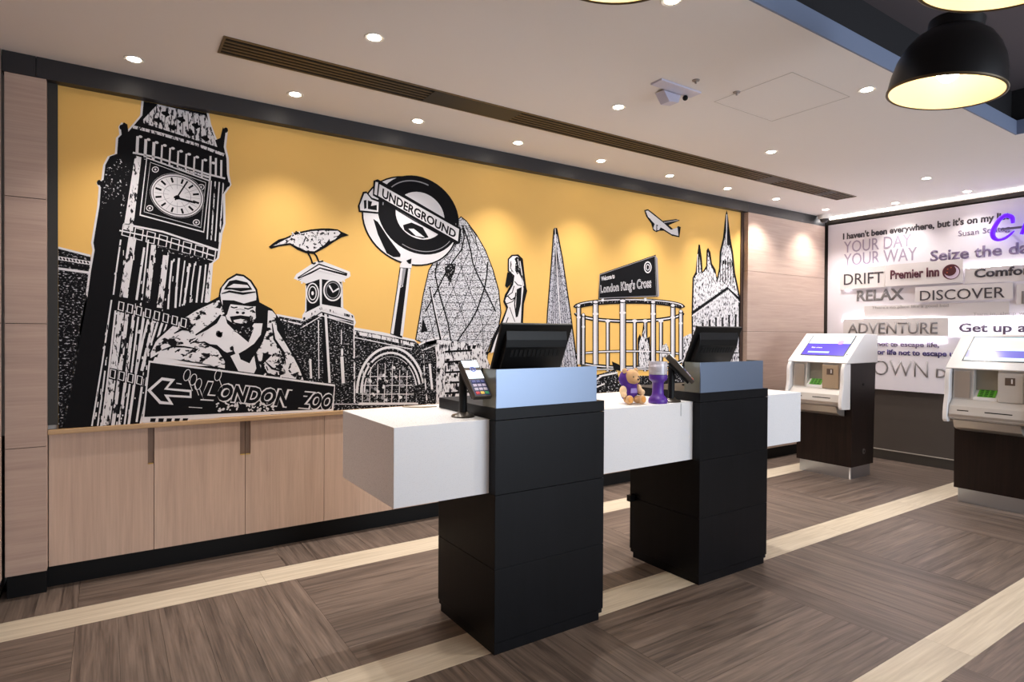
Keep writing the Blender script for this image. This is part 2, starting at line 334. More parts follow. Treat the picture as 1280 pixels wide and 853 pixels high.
# ------------------------------------------------------------------ oak cupboards under the mural
XC = [-0.27, 0.225, 0.725, 1.224, 1.72, 2.22, 2.72, 3.22, 3.72, 4.22, 4.72, 5.22, 5.755]
YD = 4.128; ZB, ZT = 0.131, 0.853
NOTCH_R = {0: 1, 1: 1}   # side of the finger notch
for k in range(12):
    a, b = XC[k]+0.0015, XC[k+1]-0.0015
    right = (k in (0,)) or (k % 2 == 1 and k > 0)
    lb = ['pale oak cupboard at the left end, beside the narrow column', 'pale oak cupboard, second from the left, with finger notch at its right', 'pale oak cupboard, third from the left, with finger notch at its left',
          'pale oak cupboard, fourth from the left, beside the white counter end'][k] if k < 4 else 'pale oak cupboard behind the white counter, %s from the left' % ['fifth', 'sixth', 'seventh', 'eighth', 'ninth', 'tenth', 'eleventh', 'twelfth'][k-4]
    t = thing('base_cupboard', ((a+b)/2, 4.3, 0), lb, 'cupboard', 'oak cupboards under the mural')
    mkbox('carcass', (a, b, YD+0.02, 4.54, ZB, ZT), M_panelv, t)
    NW, ND = 0.030, 0.215
    if right: prof = [(a, ZB), (b, ZB), (b, ZT-ND), (b-NW, ZT-ND), (b-NW, ZT), (a, ZT)]; nx = (b-NW, b)
    else: prof = [(a, ZB), (b, ZB), (b, ZT), (a+NW, ZT), (a+NW, ZT-ND), (a, ZT-ND)]; nx = (a, a+NW)
    bm = bmesh.new(); prism(bm, prof, YD, YD+0.019, 'y'); dr = mk('door', bm, M_panelv, t)
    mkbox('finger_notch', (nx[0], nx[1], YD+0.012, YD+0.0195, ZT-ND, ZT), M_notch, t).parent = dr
    mkbox('notch_lip', (nx[0]+0.002, nx[1]-0.002, YD-0.001, YD+0.011, ZT-ND, ZT-ND+0.006), M_brass, t, label='small brass lip').parent = dr
t = tag(mkbox('mural_ledge', (-0.272, 5.80, 4.108, 4.149, 0.8535, 0.879), M_ledge, bevel=0.002), 'thin golden oak ledge between the cupboards and the mural', 'shelf')
struct(mkbox('baseboard_back', (-0.28, 5.80, 4.19, 4.24, 0, 0.1305), M_black))
# ------------------------------------------------------------------ reception counter
cb = (0.961, 3.8702, 2.2957, 2.9334, 0.7045, 1.0349)
cnt = thing('reception_counter', (2.4, 2.6, 0.7045), 'long thick white stone reception counter running through both black pedestals', 'counter')
bm = bmesh.new(); box(bm, *cb); mk('slab', bm, M_stone, cnt, 0.002)
mkbox('sensor_strip', (2.675, 2.682, 2.2950, 2.2956, 0.96, 1.03), mat('pale_grey_strip', (176, 176, 178), 0.4), cnt)
def pedestal(x0, x1, label, k):
    yf, yb = 2.2409, 2.7862
    t = thing('counter_pedestal', ((x0+x1)/2, (yf+yb)/2, 0), label, 'pedestal', 'black pedestals under the counter')
    mkbox('plinth', (x0+0.0005, x1-0.027, yf+0.0005, yb-0.03, 0, 0.0498), M_bwood, t)
    mkbox('lower_panel', (x0, x1, yf, yb, 0.0508, 0.3748), M_bwood, t, 0.001)
    mkbox('middle_panel', (x0, x1, yf, yb, 0.3772, 0.7035), M_bwood, t, 0.001)
    mkbox('core', (x0+0.004, x1-0.004, yf+0.004, yb-0.004, 0.03, 0.704), M_gap, t)
    mkbox('upper_panel', (x0, x1, yf, 2.2945, 0.7060, 1.0338), M_bwood, t, 0.001)
    mkbox('cap', (x0, x1, yf, yb, 1.0360, 1.0882), M_bwood, t, 0.001)
    s = thing('privacy_screen', ((x0+x1)/2, yf+0.05, 1.0883), ['brushed steel screen with blue sheen on the near pedestal', 'brushed steel screen with grey sheen on the far pedestal'][k], 'screen', 'steel screens on the pedestals')
    mkbox('front_panel', (x0+0.006, x1-0.048, yf+0.004, yf+0.010, 1.0884, 1.2600), M_screen, s)
    for a in (x0+0.006, x1-0.052): mkbox('side_panel', (a, a+0.004, yf+0.0105, yf+0.12, 1.0884, 1.2600), M_glass, s)
    return t
P1 = pedestal(1.4128, 2.0511, 'large black oak pedestal nearest the camera, carrying the bigger-looking monitor', 0)
P2 = pedestal(2.7764, 3.4149, 'black oak pedestal farther right, behind the standing card reader', 1)
mkbox('socket_box', (2.735, 2.776, 2.74, 2.775, 0.36, 0.40), M_black, P2, 0.002)
# ------------------------------------------------------------------ monitors (backs towards the camera)
def monitor(loc, label):
    t = thing('monitor', loc, label, 'monitor', 'staff monitors on the pedestals')
    W, H, th = 0.432, 0.33, math.radians(24)
    R = Matrix.Rotation(th, 4, 'X')   # lean the top towards the customer
    def tl(bm, z=0): bmesh.ops.transform(bm, matrix=Matrix.Translation((0, 0, 0.075)) @ R, verts=bm.verts)
    bm = bmesh.new(); box(bm, -W/2, W/2, 0, 0.018, 0, H); tl(bm); mk('bezel', bm, M_mon, t, 0.004, world=False)
    bm = bmesh.new(); prism(bm, [(0, 0.012), (0, H-0.035), (-0.022, H-0.075), (-0.03, H-0.11), (-0.03, 0.05), (-0.012, 0.012)], -W/2+0.03, W/2-0.03, 'x'); tl(bm); rh = mk('rear_housing', bm, M_mon, t, 0.003, world=False)
    bm = bmesh.new()
    for i in range(12): box(bm, -0.15+i*0.026, -0.134+i*0.026, -0.0312, -0.0295, 0.17, 0.205)
    tl(bm); mk('vent_slots', bm, M_gap, t, world=False).parent = rh
    bm = bmesh.new(); box(bm, -W/2+0.012, W/2-0.012, 0.0181, 0.0188, 0.012, H-0.012); tl(bm); mk('display', bm, mat('dim_display', (120, 140, 170), 0.2, emit=0.25), t, world=False)
    bm = bmesh.new(); box(bm, -0.03, 0.03, -0.028, 0.004, 0.012, 0.16); box(bm, -0.10, 0.10, -0.07, 0.09, 0, 0.012); mk('stand', bm, M_mon, t, 0.003, world=False)
    return t
m1 = monitor((1.772, 2.545, 1.0884), 'black monitor seen from behind above the near pedestal')
dup(m1, (3.18, 2.545, 1.0884-0.03+0.03), 'black monitor seen from behind above the far pedestal')
# ------------------------------------------------------------------ card readers on posts
M_dev = mat('dark_grey_reader', (74, 68, 62), 0.3, 0.4); M_devs = mat('silver_reader_face', (150, 146, 144), 0.3, 0.4)
def reader(loc, rz, label, off=(0.012, -0.068, 0.168)):
    t = thing('card_reader', loc, label, 'card reader', 'card readers on posts', rz)
    bm = bmesh.new(); lathe(bm, [(0.052, 0), (0.055, 0.004), (0.05, 0.010), (0.03, 0.016), (0.022, 0.022)], 28); mk('base', bm, M_dev, t, smooth=True, world=False)
    bm = bmesh.new(); lathe(bm, [(0.0185, 0.02), (0.0185, 0.20)], 20); mk('post', bm, M_black, t, smooth=True, world=False)
    A = Matrix.Translation(off) @ Matrix.Rotation(math.radians(45), 4, 'X') @ Matrix.Scale(1.1, 4)   # face normal tips up and to -y
    def tl(bm): bmesh.ops.transform(bm, matrix=A, verts=bm.verts)
    bm = bmesh.new(); box(bm, -0.036, 0.036, -0.085, 0.055, -0.012, 0.0); tl(bm); mk('cradle', bm, M_black, t, 0.003, world=False)
    bm = bmesh.new(); prism(bm, [(-0.10, 0.001), (0.085, 0.001), (0.085, 0.030), (0.04, 0.033), (-0.10, 0.022)], -0.041, 0.041, 'x'); tl(bm); dv = mk('handset', bm, M_dev, t, 0.004, world=False)
    bm = bmesh.new(); prism(bm, [(-0.012, 0.0300), (0.083, 0.0322), (0.083, 0.0335), (-0.012, 0.0312)], -0.036, 0.036, 'x'); tl(bm); dsp = mk('display', bm, mat('reader_display', (226, 240, 250), 0.2, emit=0.7), t, world=False)
    bm = bmesh.new()
    lathe(bm, [(0.014, 0.0338), (0.014, 0.0342), (0.009, 0.0342), (0.009, 0.0338)], 20, 0, 0.035, cap=False); box(bm, -0.003, 0.003, 0.029, 0.041, 0.0338, 0.0342); tl(bm); mk('display_emblem', bm, mat('emblem_blue', (96, 110, 190), 0.4), t, world=False).parent = dsp
    cols = [(64, 74, 140), (64, 74, 140), (64, 74, 140), (190, 180, 205), (190, 180, 205), (190, 180, 205), (190, 184, 205), (198, 186, 205), (200, 190, 205), (220, 60, 70), (226, 190, 70), (70, 160, 110)]
    bm = bmesh.new(); prism(bm, [(-0.094, 0.0226), (-0.016, 0.0288), (-0.016, 0.0296), (-0.094, 0.0234)], -0.035, 0.035, 'x'); tl(bm); kpd = mk('keypad', bm, mat('keypad_navy', (50, 58, 96), 0.4), t, world=False)
    for i, c in enumerate(cols):
        r, q = divmod(i, 3); y = -0.028-r*0.0185; x = -0.021+q*0.021
        bm = bmesh.new(); zz = 0.0285+(y+0.016)*0.08; box(bm, x-0.008, x+0.008, y-0.006, y+0.006, zz-0.001, zz+0.004); tl(bm); mk('key', bm, mat('key_%d' % i, c, 0.4), t, world=False).parent = kpd
    bm = bmesh.new(); tube(bm, [(0.0, 0.02, 0.18), (0.012, 0.06, 0.12), (0.018, 0.05, 0.06), (0.02, 0.03, 0.02)], 0.003, 8); mk('cable', bm, M_black, t, smooth=True, world=False)
    return t
r1 = reader((1.355, 2.43, 1.0350), 0.0, 'card reader on black post left of the near pedestal, lit screen facing out')
reader((2.665, 2.355, 1.0350), math.radians(42), 'card reader on black post beside the far pedestal, seen edge-on', (0.0, -0.030, 0.182))
# small things on the counter
bm = bmesh.new(); prism(bm, [(-0.07, 0.04), (0.09, -0.035), (0.02, -0.045), (-0.035, -0.01)], 0, 0.004, 'z'); o = mk('folded_card', bm, mat('tan_card', (150, 136, 110), 0.6)); o.location = (1.33, 2.86, 1.0351); tag(o, 'flat tan folded card lying at the back of the counter', 'card')
# ------------------------------------------------------------------ teddy bear
def bear():
    t = thing('teddy_bear', (2.405, 2.42, 1.0352), 'tan teddy bear in a purple hooded top sitting on the counter', 'teddy bear', rz=math.radians(-12))
    fur = mat('tan_fur', (206, 164, 120), 0.95, bump=0.8, bscale=500); furl = mat('pale_fur', (226, 194, 156), 0.95, bump=0.8, bscale=500)
    pur = mat('purple_fleece', (74, 34, 132), 0.9, bump=0.4, bscale=400); dk = mat('bear_dark', (40, 24, 20), 0.3)
    def part(nm, balls, m, lv=0.004):
        bm = bmesh.new()
        for c, r in balls: ball(bm, c, r, 18)
        o = mk(nm, bm, m, t, world=False, smooth='all')
        rm = o.modifiers.new('fuse', 'REMESH'); rm.mode = 'VOXEL'; rm.voxel_size = lv; rm.use_smooth_shade = True
        sm = o.modifiers.new('smooth', 'SMOOTH'); sm.iterations = 4
        return o
    part('hooded_top', [((0, 0.012, 0.065), (0.050, 0.044, 0.060)), ((-0.005, 0.018, 0.135), (0.050, 0.045, 0.052)), ((0, 0.005, 0.09), (0.042, 0.04, 0.04))], pur)
    hd = part('head', [((0.006, -0.006, 0.145), (0.043, 0.043, 0.043)), ((0.010, -0.038, 0.130), (0.024, 0.026, 0.019))], fur)
    for s in (-1, 1): part('ear', [((0.036*s+0.002, 0.002, 0.180), (0.016, 0.010, 0.016))], fur, 0.003).parent = hd
    for s in (-1, 1):
        bm = bmesh.new(); ball(bm, (0.008+0.016*s, -0.046, 0.150), 0.0042, 10); mk('eye', bm, dk, t, world=False, smooth='all').parent = hd
    bm = bmesh.new(); ball(bm, (0.011, -0.064, 0.137), (0.007, 0.005, 0.0055), 10); mk('nose', bm, dk, t, world=False, smooth='all').parent = hd
    part('arm', [((-0.052, -0.012, 0.072), (0.020, 0.022, 0.028)), ((-0.058, -0.030, 0.052), (0.017, 0.019, 0.017))], furl)
    part('arm', [((0.050, -0.008, 0.080), (0.018, 0.020, 0.026)), ((0.062, -0.022, 0.062), (0.018, 0.018, 0.018))], furl)
    for s in (-1, 1):
        lg = part('leg', [((0.030*s, -0.030, 0.024), (0.024, 0.034, 0.022)), ((0.040*s, -0.058, 0.026), (0.024, 0.018, 0.026))], fur)
        bm = bmesh.new(); ball(bm, (0.041*s, -0.073, 0.028), (0.015, 0.005, 0.017), 14); mk('foot_pad', bm, mat('ochre_pad', (212, 150, 80), 0.9), t, world=False, smooth='all').parent = lg
    bm = bmesh.new(); prism(bm, [(-0.018, 0.060), (0.022, 0.060), (0.020, 0.086), (-0.016, 0.086)], -0.0365, -0.0335, 'y'); mk('chest_print', bm, mat('lilac_print', (150, 130, 200), 0.8), t, world=False)
    part('hood_lining', [((0.050, 0.022, 0.120), (0.020, 0.014, 0.024))], mat('magenta_lining', (128, 36, 140), 0.9), 0.003)
bear()
# ------------------------------------------------------------------ purple flared holder
def holder():
    t = thing('purple_holder', (2.553, 2.352, 1.0351), 'purple flared pillar with a clear cup on top, right of the teddy bear', 'ornament')
    p = mat('purple_plastic', (86, 44, 150), 0.35)
    bm = bmesh.new(); lathe(bm, [(0.050, 0), (0.053, 0.006), (0.052, 0.022), (0.044, 0.034), (0.034, 0.044), (0.031, 0.06), (0.031, 0.112), (0.036, 0.122), (0.048, 0.130), (0.050, 0.136), (0.050, 0.158), (0.046, 0.160)], 36); mk('pillar', bm, p, t, smooth=True, world=False)
    bm = bmesh.new(); lathe(bm, [(0.0505, 0.1605), (0.0515, 0.232), (0.0495, 0.232), (0.0485, 0.164), (0.001, 0.162)], 36, cap=False); mk('clear_cup', bm, mat('clear_cup', (232, 230, 238), 0.15, trans=0.55), t, smooth=True, world=False)
    bm = bmesh.new(); lathe(bm, [(0.001, 0.165), (0.044, 0.165), (0.046, 0.205), (0.03, 0.212), (0.001, 0.214)], 28, cap=False); mk('white_filling', bm, mat('white_filling', (236, 232, 238), 0.8), t, smooth=True, world=False)
holder()
# ------------------------------------------------------------------ self-service kiosks
def mini_text(s, w, h, m, name, parent, M4, bold=0.0, align='LEFT', shear=0, label=None):
    """flat lettering fitted to w x h in its own plane, then placed by matrix M4 (local x right, y up)"""
    c = bpy.data.curves.new('t', 'FONT'); c.body = s; c.offset = bold; c.shear = shear; c.resolution_u = 3
    ob = bpy.data.objects.new('t', c); me = bpy.data.meshes.new_from_object(ob); bpy.data.objects.remove(ob)
    xs = [v.co.x for v in me.vertices]; x0, x1 = min(xs), max(xs)
    for v in me.vertices:
        v.co = M4 @ Vector(((v.co.x-x0)/(x1-x0)*w, v.co.y/0.70*h, 0))
    me.materials.clear(); me.materials.append(m); me.name = name
    o = bpy.data.objects.new(name, me); COL.objects.link(o)
    if parent: o.parent = parent
    if label: o['label'] = label
    return o
def kiosk(loc, label, variant=0):
    # local frame: x to the wall (front faces -x), y from 0 (right side) to 0.567 (left side)
    t = thing('self_service_kiosk', loc, label, 'kiosk', 'self-service kiosks by the lettered wall')
    Wd = 0.567
    def B(nm, b, m, bev=0, label=None): return mkbox(nm, b, m, t, bev, label, world=False)
    B('plinth', (0.026, 0.40, 0.016, Wd-0.023, 0, 0.1205), M_steel, 0.001)
    B('plinth_corner_strip', (0.0245, 0.0258, 0.016, 0.034, 0, 0.1205), M_trimw)
    bm = bmesh.new(); prism(bm, [(0, 0.1208), (0.43, 0.1208), (0.46, 1.1425), (-0.055, 1.1425), (0.0, 0.70)], 0, Wd, 'y'); mk('cabinet', bm, M_kwood, t, 0.002, world=False)
    bm = bmesh.new(); lathe(bm, [(0.028, 0), (0.028, 0.004), (0.02, 0.006)], 24); bmesh.ops.transform(bm, matrix=Matrix.Translation((0.235, -0.0005, 0.26)) @ Matrix.Rotation(PI/2, 4, 'X'), verts=bm.verts); lk = mk('lock_disc', bm, mat('grey_lock_disc', (92, 84, 80), 0.4, 0.5), t, smooth=True, world=False)
    bm = bmesh.new(); box(bm, 0.223, 0.247, -0.0075, -0.0066, 0.256, 0.264); box(bm, 0.231, 0.239, -0.0075, -0.0066, 0.248, 0.272); k = mk('emblem', bm, M_black, t, world=False); k.parent = lk
    bm = bmesh.new(); lathe(bm, [(0.014, 0), (0.014, 0.004)], 20); bmesh.ops.transform(bm, matrix=Matrix.Translation((0.22, -0.0005, 0.93)) @ Matrix.Rotation(PI/2, 4, 'X'), verts=bm.verts); mk('keyhole', bm, M_black, t, smooth=True, world=False)
    # head: sloping white hood
    hx0, hz0, hx1, hz1 = -0.145, 1.150, 0.20, 1.435
    bm = bmesh.new(); prism(bm, [(hx0, hz0), (hx1, hz1), (hx1+0.26, hz1-0.008), (hx1+0.262, 1.144), (hx0+0.01, 1.1435)], -0.02, Wd+0.02, 'y'); mk('hood', bm, M_white, t, 0.006, world=False)
    sl = Vector((hx1-hx0, 0, hz1-hz0)); L = sl.length; sl.normalize(); nrm = Vector((-sl.z, 0, sl.x))
    # slope frame: local x -> -y world (viewer's right), y -> up the slope
    F = Matrix(((0, sl.x, nrm.x, hx0), (-1, 0, 0, Wd+0.02), (0, sl.z, nrm.z, hz0), (0, 0, 0, 1)))
    WW = Wd+0.04
    def S(nm, x0, x1, y0, y1, z, m, lab=None):
        bm = bmesh.new(); box(bm, x0, x1, y0, y1, z-0.003, z); bmesh.ops.transform(bm, matrix=F, verts=bm.verts); return mk(nm, bm, m, t, world=False, label=lab)
    a0, a1, b0, b1 = 0.105, WW-0.075, 0.105, L-0.045
    S('screen_surround', a0-0.010, a1+0.010, b0-0.010, b1+0.010, 0.0035, mat('screen_black', (36, 44, 56), 0.3))
    if variant == 0:
        S('screen_top_band', a0, a1, b0+(b1-b0)*0.60, b1, 0.0045, mat('screen_pale_cyan', (196, 226, 238), 0.2, emit=0.45), 'pale cyan upper band of the lit screen')
        S('screen_main_area', a0, a1, b0, b0+(b1-b0)*0.60, 0.0045, mat('screen_violet', (76, 62, 190), 0.2, emit=0.45), 'violet lower area of the lit screen')
        S('screen_button', a0+0.05, a0+0.27, b0+0.03, b0+0.055, 0.0055, mat('screen_lilac', (150, 170, 230), 0.2, emit=0.7))
        bm = bmesh.new(); lathe(bm, [(0.030, 0.0040), (0.030, 0.0060)], 24, a1-0.10, b0+(b1-b0)*0.66); bmesh.ops.transform(bm, matrix=F, verts=bm.verts); mk('screen_badge', bm, mat('screen_pink', (216, 130, 190), 0.2, emit=0.7), t, world=False)
        mini_text('Stay smart', 0.11, 0.018, mat('screen_text_white', (240, 240, 250), 0.3, emit=0.45), 'lettering', t, F @ Matrix.Translation((a0+0.06, b0+0.105, 0.0062)), 0.01)
    else:
        S('screen_top_band', a0, a1, b0+(b1-b0)*0.42, b1, 0.0045, mat('screen_sky_white', (206, 232, 250), 0.2, emit=0.45), 'pale blue upper part of the lit screen')
        S('screen_main_area', a0, a1, b0+(b1-b0)*0.13, b0+(b1-b0)*0.42, 0.0045, mat('screen_violet_strip', (112, 110, 204), 0.2, emit=0.45), 'violet band across the lit screen')
        S('screen_bottom_band', a0, a1, b0, b0+(b1-b0)*0.13, 0.0045, mat('screen_ice', (220, 238, 246), 0.2, emit=0.45))
        S('screen_glow_patch', a0+0.15, a1-0.05, b0+(b1-b0)*0.50, b1-0.04, 0.0055, mat('screen_cream', (246, 244, 214), 0.2, emit=0.45))
    for q in (0.0, 0.035): S('side_button', a1+0.022, a1+0.036, b0+0.01+q, b0+0.024+q, 0.004, mat('button_grey%d' % int(q*100), (90, 84, 80) if q == 0 else (190, 186, 184), 0.4))
    # silver front housing below the hood: lower lip, two upper blocks and a deep recess between them
    bm = bmesh.new(); prism(bm, [(-0.058, 0.893), (-0.128, 0.893), (-0.185, 0.84), (-0.20, 0.745), (-0.17, 0.725), (-0.0015, 0.71)], 0.028, Wd-0.028, 'y')
    mk('front_housing', bm, M_lsilver, t, 0.003, world=False)
    up = [(-0.0565, 1.1423), (-0.11, 1.1423), (-0.115, 1.02), (-0.126, 0.8935), (-0.0585, 0.8935)]
    bm = bmesh.new(); prism(bm, up, 0.392, Wd-0.028, 'y'); mk('upper_block', bm, M_lsilver, t, 0.002, world=False)
    bm = bmesh.new(); prism(bm, up, 0.028, 0.228, 'y'); mk('upper_block', bm, M_lsilver, t, 0.002, world=False)
    B('left_blank_panel', (-0.131, -0.1265, 0.410, Wd-0.045, 0.905, 1.125), M_silver, 0.002, 'blank grey panel')
    B('recess_back', (-0.062, -0.0568, 0.2285, 0.3915, 0.8935, 1.142), mat('recess_grey', (150, 146, 136), 0.5))
    bm = bmesh.new(); prism(bm, [(-0.128, 0.8936), (-0.0625, 0.8936), (-0.0625, 0.975), (-0.124, 0.915)], 0.2290, 0.3910, 'y'); mk('recess_sill', bm, M_white, t, world=False)
    bm = bmesh.new(); prism(bm, [(-0.120, 0.9225), (-0.066, 0.9755), (-0.0690, 0.9785), (-0.123, 0.9255)], 0.245, 0.365, 'y'); kp = mk('keypad', bm, M_green, t, world=False, label='glowing green keypad')
    bm = bmesh.new()
    for r in range(4):
        for q in range(3):
            cx = -0.1165+r*0.0135; cz = 0.932+r*0.01325; y = 0.262+q*0.034
            prism(bm, [(cx-0.004, cz-0.0035), (cx+0.003, cz+0.0035), (cx+0.001, cz+0.0055), (cx-0.006, cz-0.0015)], y, y+0.022, 'y')
    mk('keypad_buttons', bm, mat('key_dark_green', (34, 92, 10), 0.5), t, world=False).parent = kp
    B('card_panel', (-0.140, -0.1265, 0.06, 0.222, 0.893, 1.125), M_tan if variant == 0 else M_lsilver, 0.004, 'champagne card reader panel' if variant == 0 else 'pale card reader panel')
    B('card_slot', (-0.1425, -0.1402, 0.11, 0.175, 1.03, 1.09), mat('slot_brown%d' % variant, (96, 80, 70), 0.4), 0.002)
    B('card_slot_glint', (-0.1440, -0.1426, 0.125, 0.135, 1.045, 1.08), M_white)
    for a, b in ((0.40, 0.48), (0.11, 0.29)): B('paper_slot', (-0.192, -0.187, a, b, 0.800, 0.808), M_black)
    B('lower_band', (-0.205, -0.196, 0.03, Wd-0.03, 0.752, 0.772), M_silver, 0.002)
    bm = bmesh.new(); prism(bm, [(-0.18, 0.724), (-0.02, 0.709), (-0.02, 0.62), (-0.11, 0.64), (-0.15, 0.66)], 0.06, Wd-0.05, 'y'); mk('lower_tray', bm, M_silver, t, 0.003, world=False)
    # curved white cheeks
    for y0 in (-0.012, Wd-0.024):
        bm = bmesh.new()
        prof = [(-0.05, 1.142), (-0.150, 1.142), (-0.172, 1.10), (-0.178, 1.05), (-0.176, 0.98), (-0.182, 0.92), (-0.200, 0.85), (-0.212, 0.78), (-0.212, 0.72), (-0.195, 0.70), (-0.05, 0.695)]
        prism(bm, prof, y0, y0+0.036, 'y'); mk('curved_cheek', bm, M_white, t, 0.006, world=False, smooth=True)
    return t
kiosk((6.047, 3.064, 0), 'self-service kiosk by the corner, violet screen, whole in view')
kiosk((6.047, 1.635, 0), 'self-service kiosk cut by the right edge of the picture, pale blue screen', 1)
# ------------------------------------------------------------------ black pendant lamps
def pendant(loc, label):
    t = thing('pendant_lamp', loc, label, 'lamp', 'black dome pendant lamps')   # origin: rim centre
    r = 0.205
    tilt = Matrix.Rotation(math.radians(7), 4, _fw) @ Matrix.Rotation(math.radians(3.2), 4, _rt); t.rotation_euler = tilt.to_euler()
    out = [(r, 0), (r*1.0, 0.014), (r*0.975, 0.065), (r*0.91, 0.125), (r*0.80, 0.175), (r*0.66, 0.215), (r*0.50, 0.24)]
    inn = [(a-0.006, z-0.003 if z > 0.02 else z) for a, z in out]
    bm = bmesh.new(); lathe(bm, out, 56, cap=False); mk('shade', bm, mat('black_enamel', (22, 20, 19), 0.35), t, smooth='all', world=False)
    bm = bmesh.new(); lathe(bm, inn+[(0.001, 0.236)], 56, cap=False); mk('inner_lining', bm, mat('cream_enamel', (246, 224, 180), 0.4), t, smooth='all', world=False, label='cream enamel inside of the shade')
    bm = bmesh.new(); lathe(bm, [(r-0.007, 0.0), (r-0.003, -0.004), (r+0.003, -0.002), (r+0.003, 0.006)], 56, cap=False); mk('rim', bm, mat('brass_black_rim', (90, 74, 48), 0.4, 0.3), t, smooth='all', world=False)
    bm = bmesh.new(); lathe(bm, [(r*0.50, 0.240), (r*0.47, 0.246), (r*0.47, 0.285), (r*0.43, 0.292), (0.001, 0.294)], 40, cap=False); mk('cap', bm, mat('black_cap', (20, 18, 18), 0.4), t, smooth=True, world=False)
    bm = bmesh.new(); tube(bm, [(-0.08, 0, 0.29), (-0.085, 0, 0.34), (-0.06, 0, 0.40), (0, 0, 0.44)], 0.005, 8); tube(bm, [(0.08, 0, 0.29), (0.085, 0, 0.34), (0.06, 0, 0.40), (0, 0, 0.44)], 0.005, 8); box(bm, -0.045, 0.045, -0.002, 0.002, 0.295, 0.40); mk('hanger', bm, mat('grey_hanger', (110, 108, 110), 0.4, 0.6), t, smooth=True, world=False)
    bm = bmesh.new(); tube(bm, [(0, 0, 0.44), (0, 0, 3.195-loc[2])], 0.004, 8); mk('cord', bm, M_black, t, world=False)
    bm = bmesh.new(); ball(bm, (0, 0, 0.10), (0.045, 0.045, 0.06), 20); lathe(bm, [(0.02, 0.15), (0.02, 0.235)], 16); mk('bulb', bm, mat('bulb_glow', (255, 244, 222), 0.4, emit=12), t, smooth='all', world=False)
    bm = bmesh.new(); lathe(bm, [(0.011, 0), (0.012, 0.002), (0.001, 0.003)], 12); bmesh.ops.transform(bm, matrix=Matrix.Rotation(math.radians(-62), 4, 'Z') @ Matrix.Translation((r*0.985, 0, 0.035)) @ Matrix.Rotation(PI/2, 4, 'Y'), verts=bm.verts); mk('screw', bm, M_steel, t, smooth=True, world=False)
    spot((loc[0], loc[1], loc[2]+0.02), 8, 150, 0.6, (1, 0.86, 0.66), r=0.06)
    return t
pendant((2.846, 1.085, 2.415), 'black dome pendant lamp, fully visible, glowing cream inside')
pendant((2.08, 0.66, 2.43), 'pendant lamp at the top right corner, only its lit rim in view')
pendant((1.12, 1.22, 2.412), 'pendant lamp at the top middle, only a sliver of its rim in view')
# ================================================================== THE MURAL (flat print on a panel)
YM = 4.130
MX0, MX1, MZ0, MZ1 = -0.2275, 5.7603, 0.8795, 2.758
mural = thing('mural', ((MX0+MX1)/2, YM, MZ0), 'long yellow wall mural of city landmarks printed in black and white', 'mural')
MY = NT('mural_yellow'); MY.b.inputs['Base Color'].default_value = (*lin((236, 186, 98)), 1); MY.b.inputs['Roughness'].default_value = 0.62; M_yel = MY.m
mkbox('mural_panel', (MX0, MX1, YM, 4.1485, MZ0, MZ1), M_yel, mural, label='plain yellow ground of the mural')
K = mat('print_black', (13, 12, 15), 0.75, spec=0.15); W = mat('print_white', (226, 221, 222), 0.6)
KS = ink('print_black_flecked', (13, 12, 15), (222, 218, 220), (70, 70, 70), 0.62)
KB = ink('print_black_brick', (13, 12, 15), (200, 196, 200), (75, 75, 110), 0.60)
WS = ink('print_white_flecked', (226, 221, 222), (28, 26, 30), (45, 45, 16), 0.56)
WF = ink('print_fur', (226, 221, 222), (15, 13, 17), (15, 15, 22), 0.555)
WC = ink('print_feather', (226, 221, 222), (15, 13, 17), (50, 50, 50), 0.57)
WV = ink('print_tracery', (222, 218, 220), (40, 38, 46), (75, 75, 26), 0.55)
GH = ink('print_mesh', (214, 212, 216), (44, 42, 50), (85, 85, 130), 0.545)
GS = ink('print_fine_mesh', (196, 194, 202), (70, 68, 82), (110, 110, 60), 0.55)
GR = mat('print_grey', (150, 146, 150), 0.6)
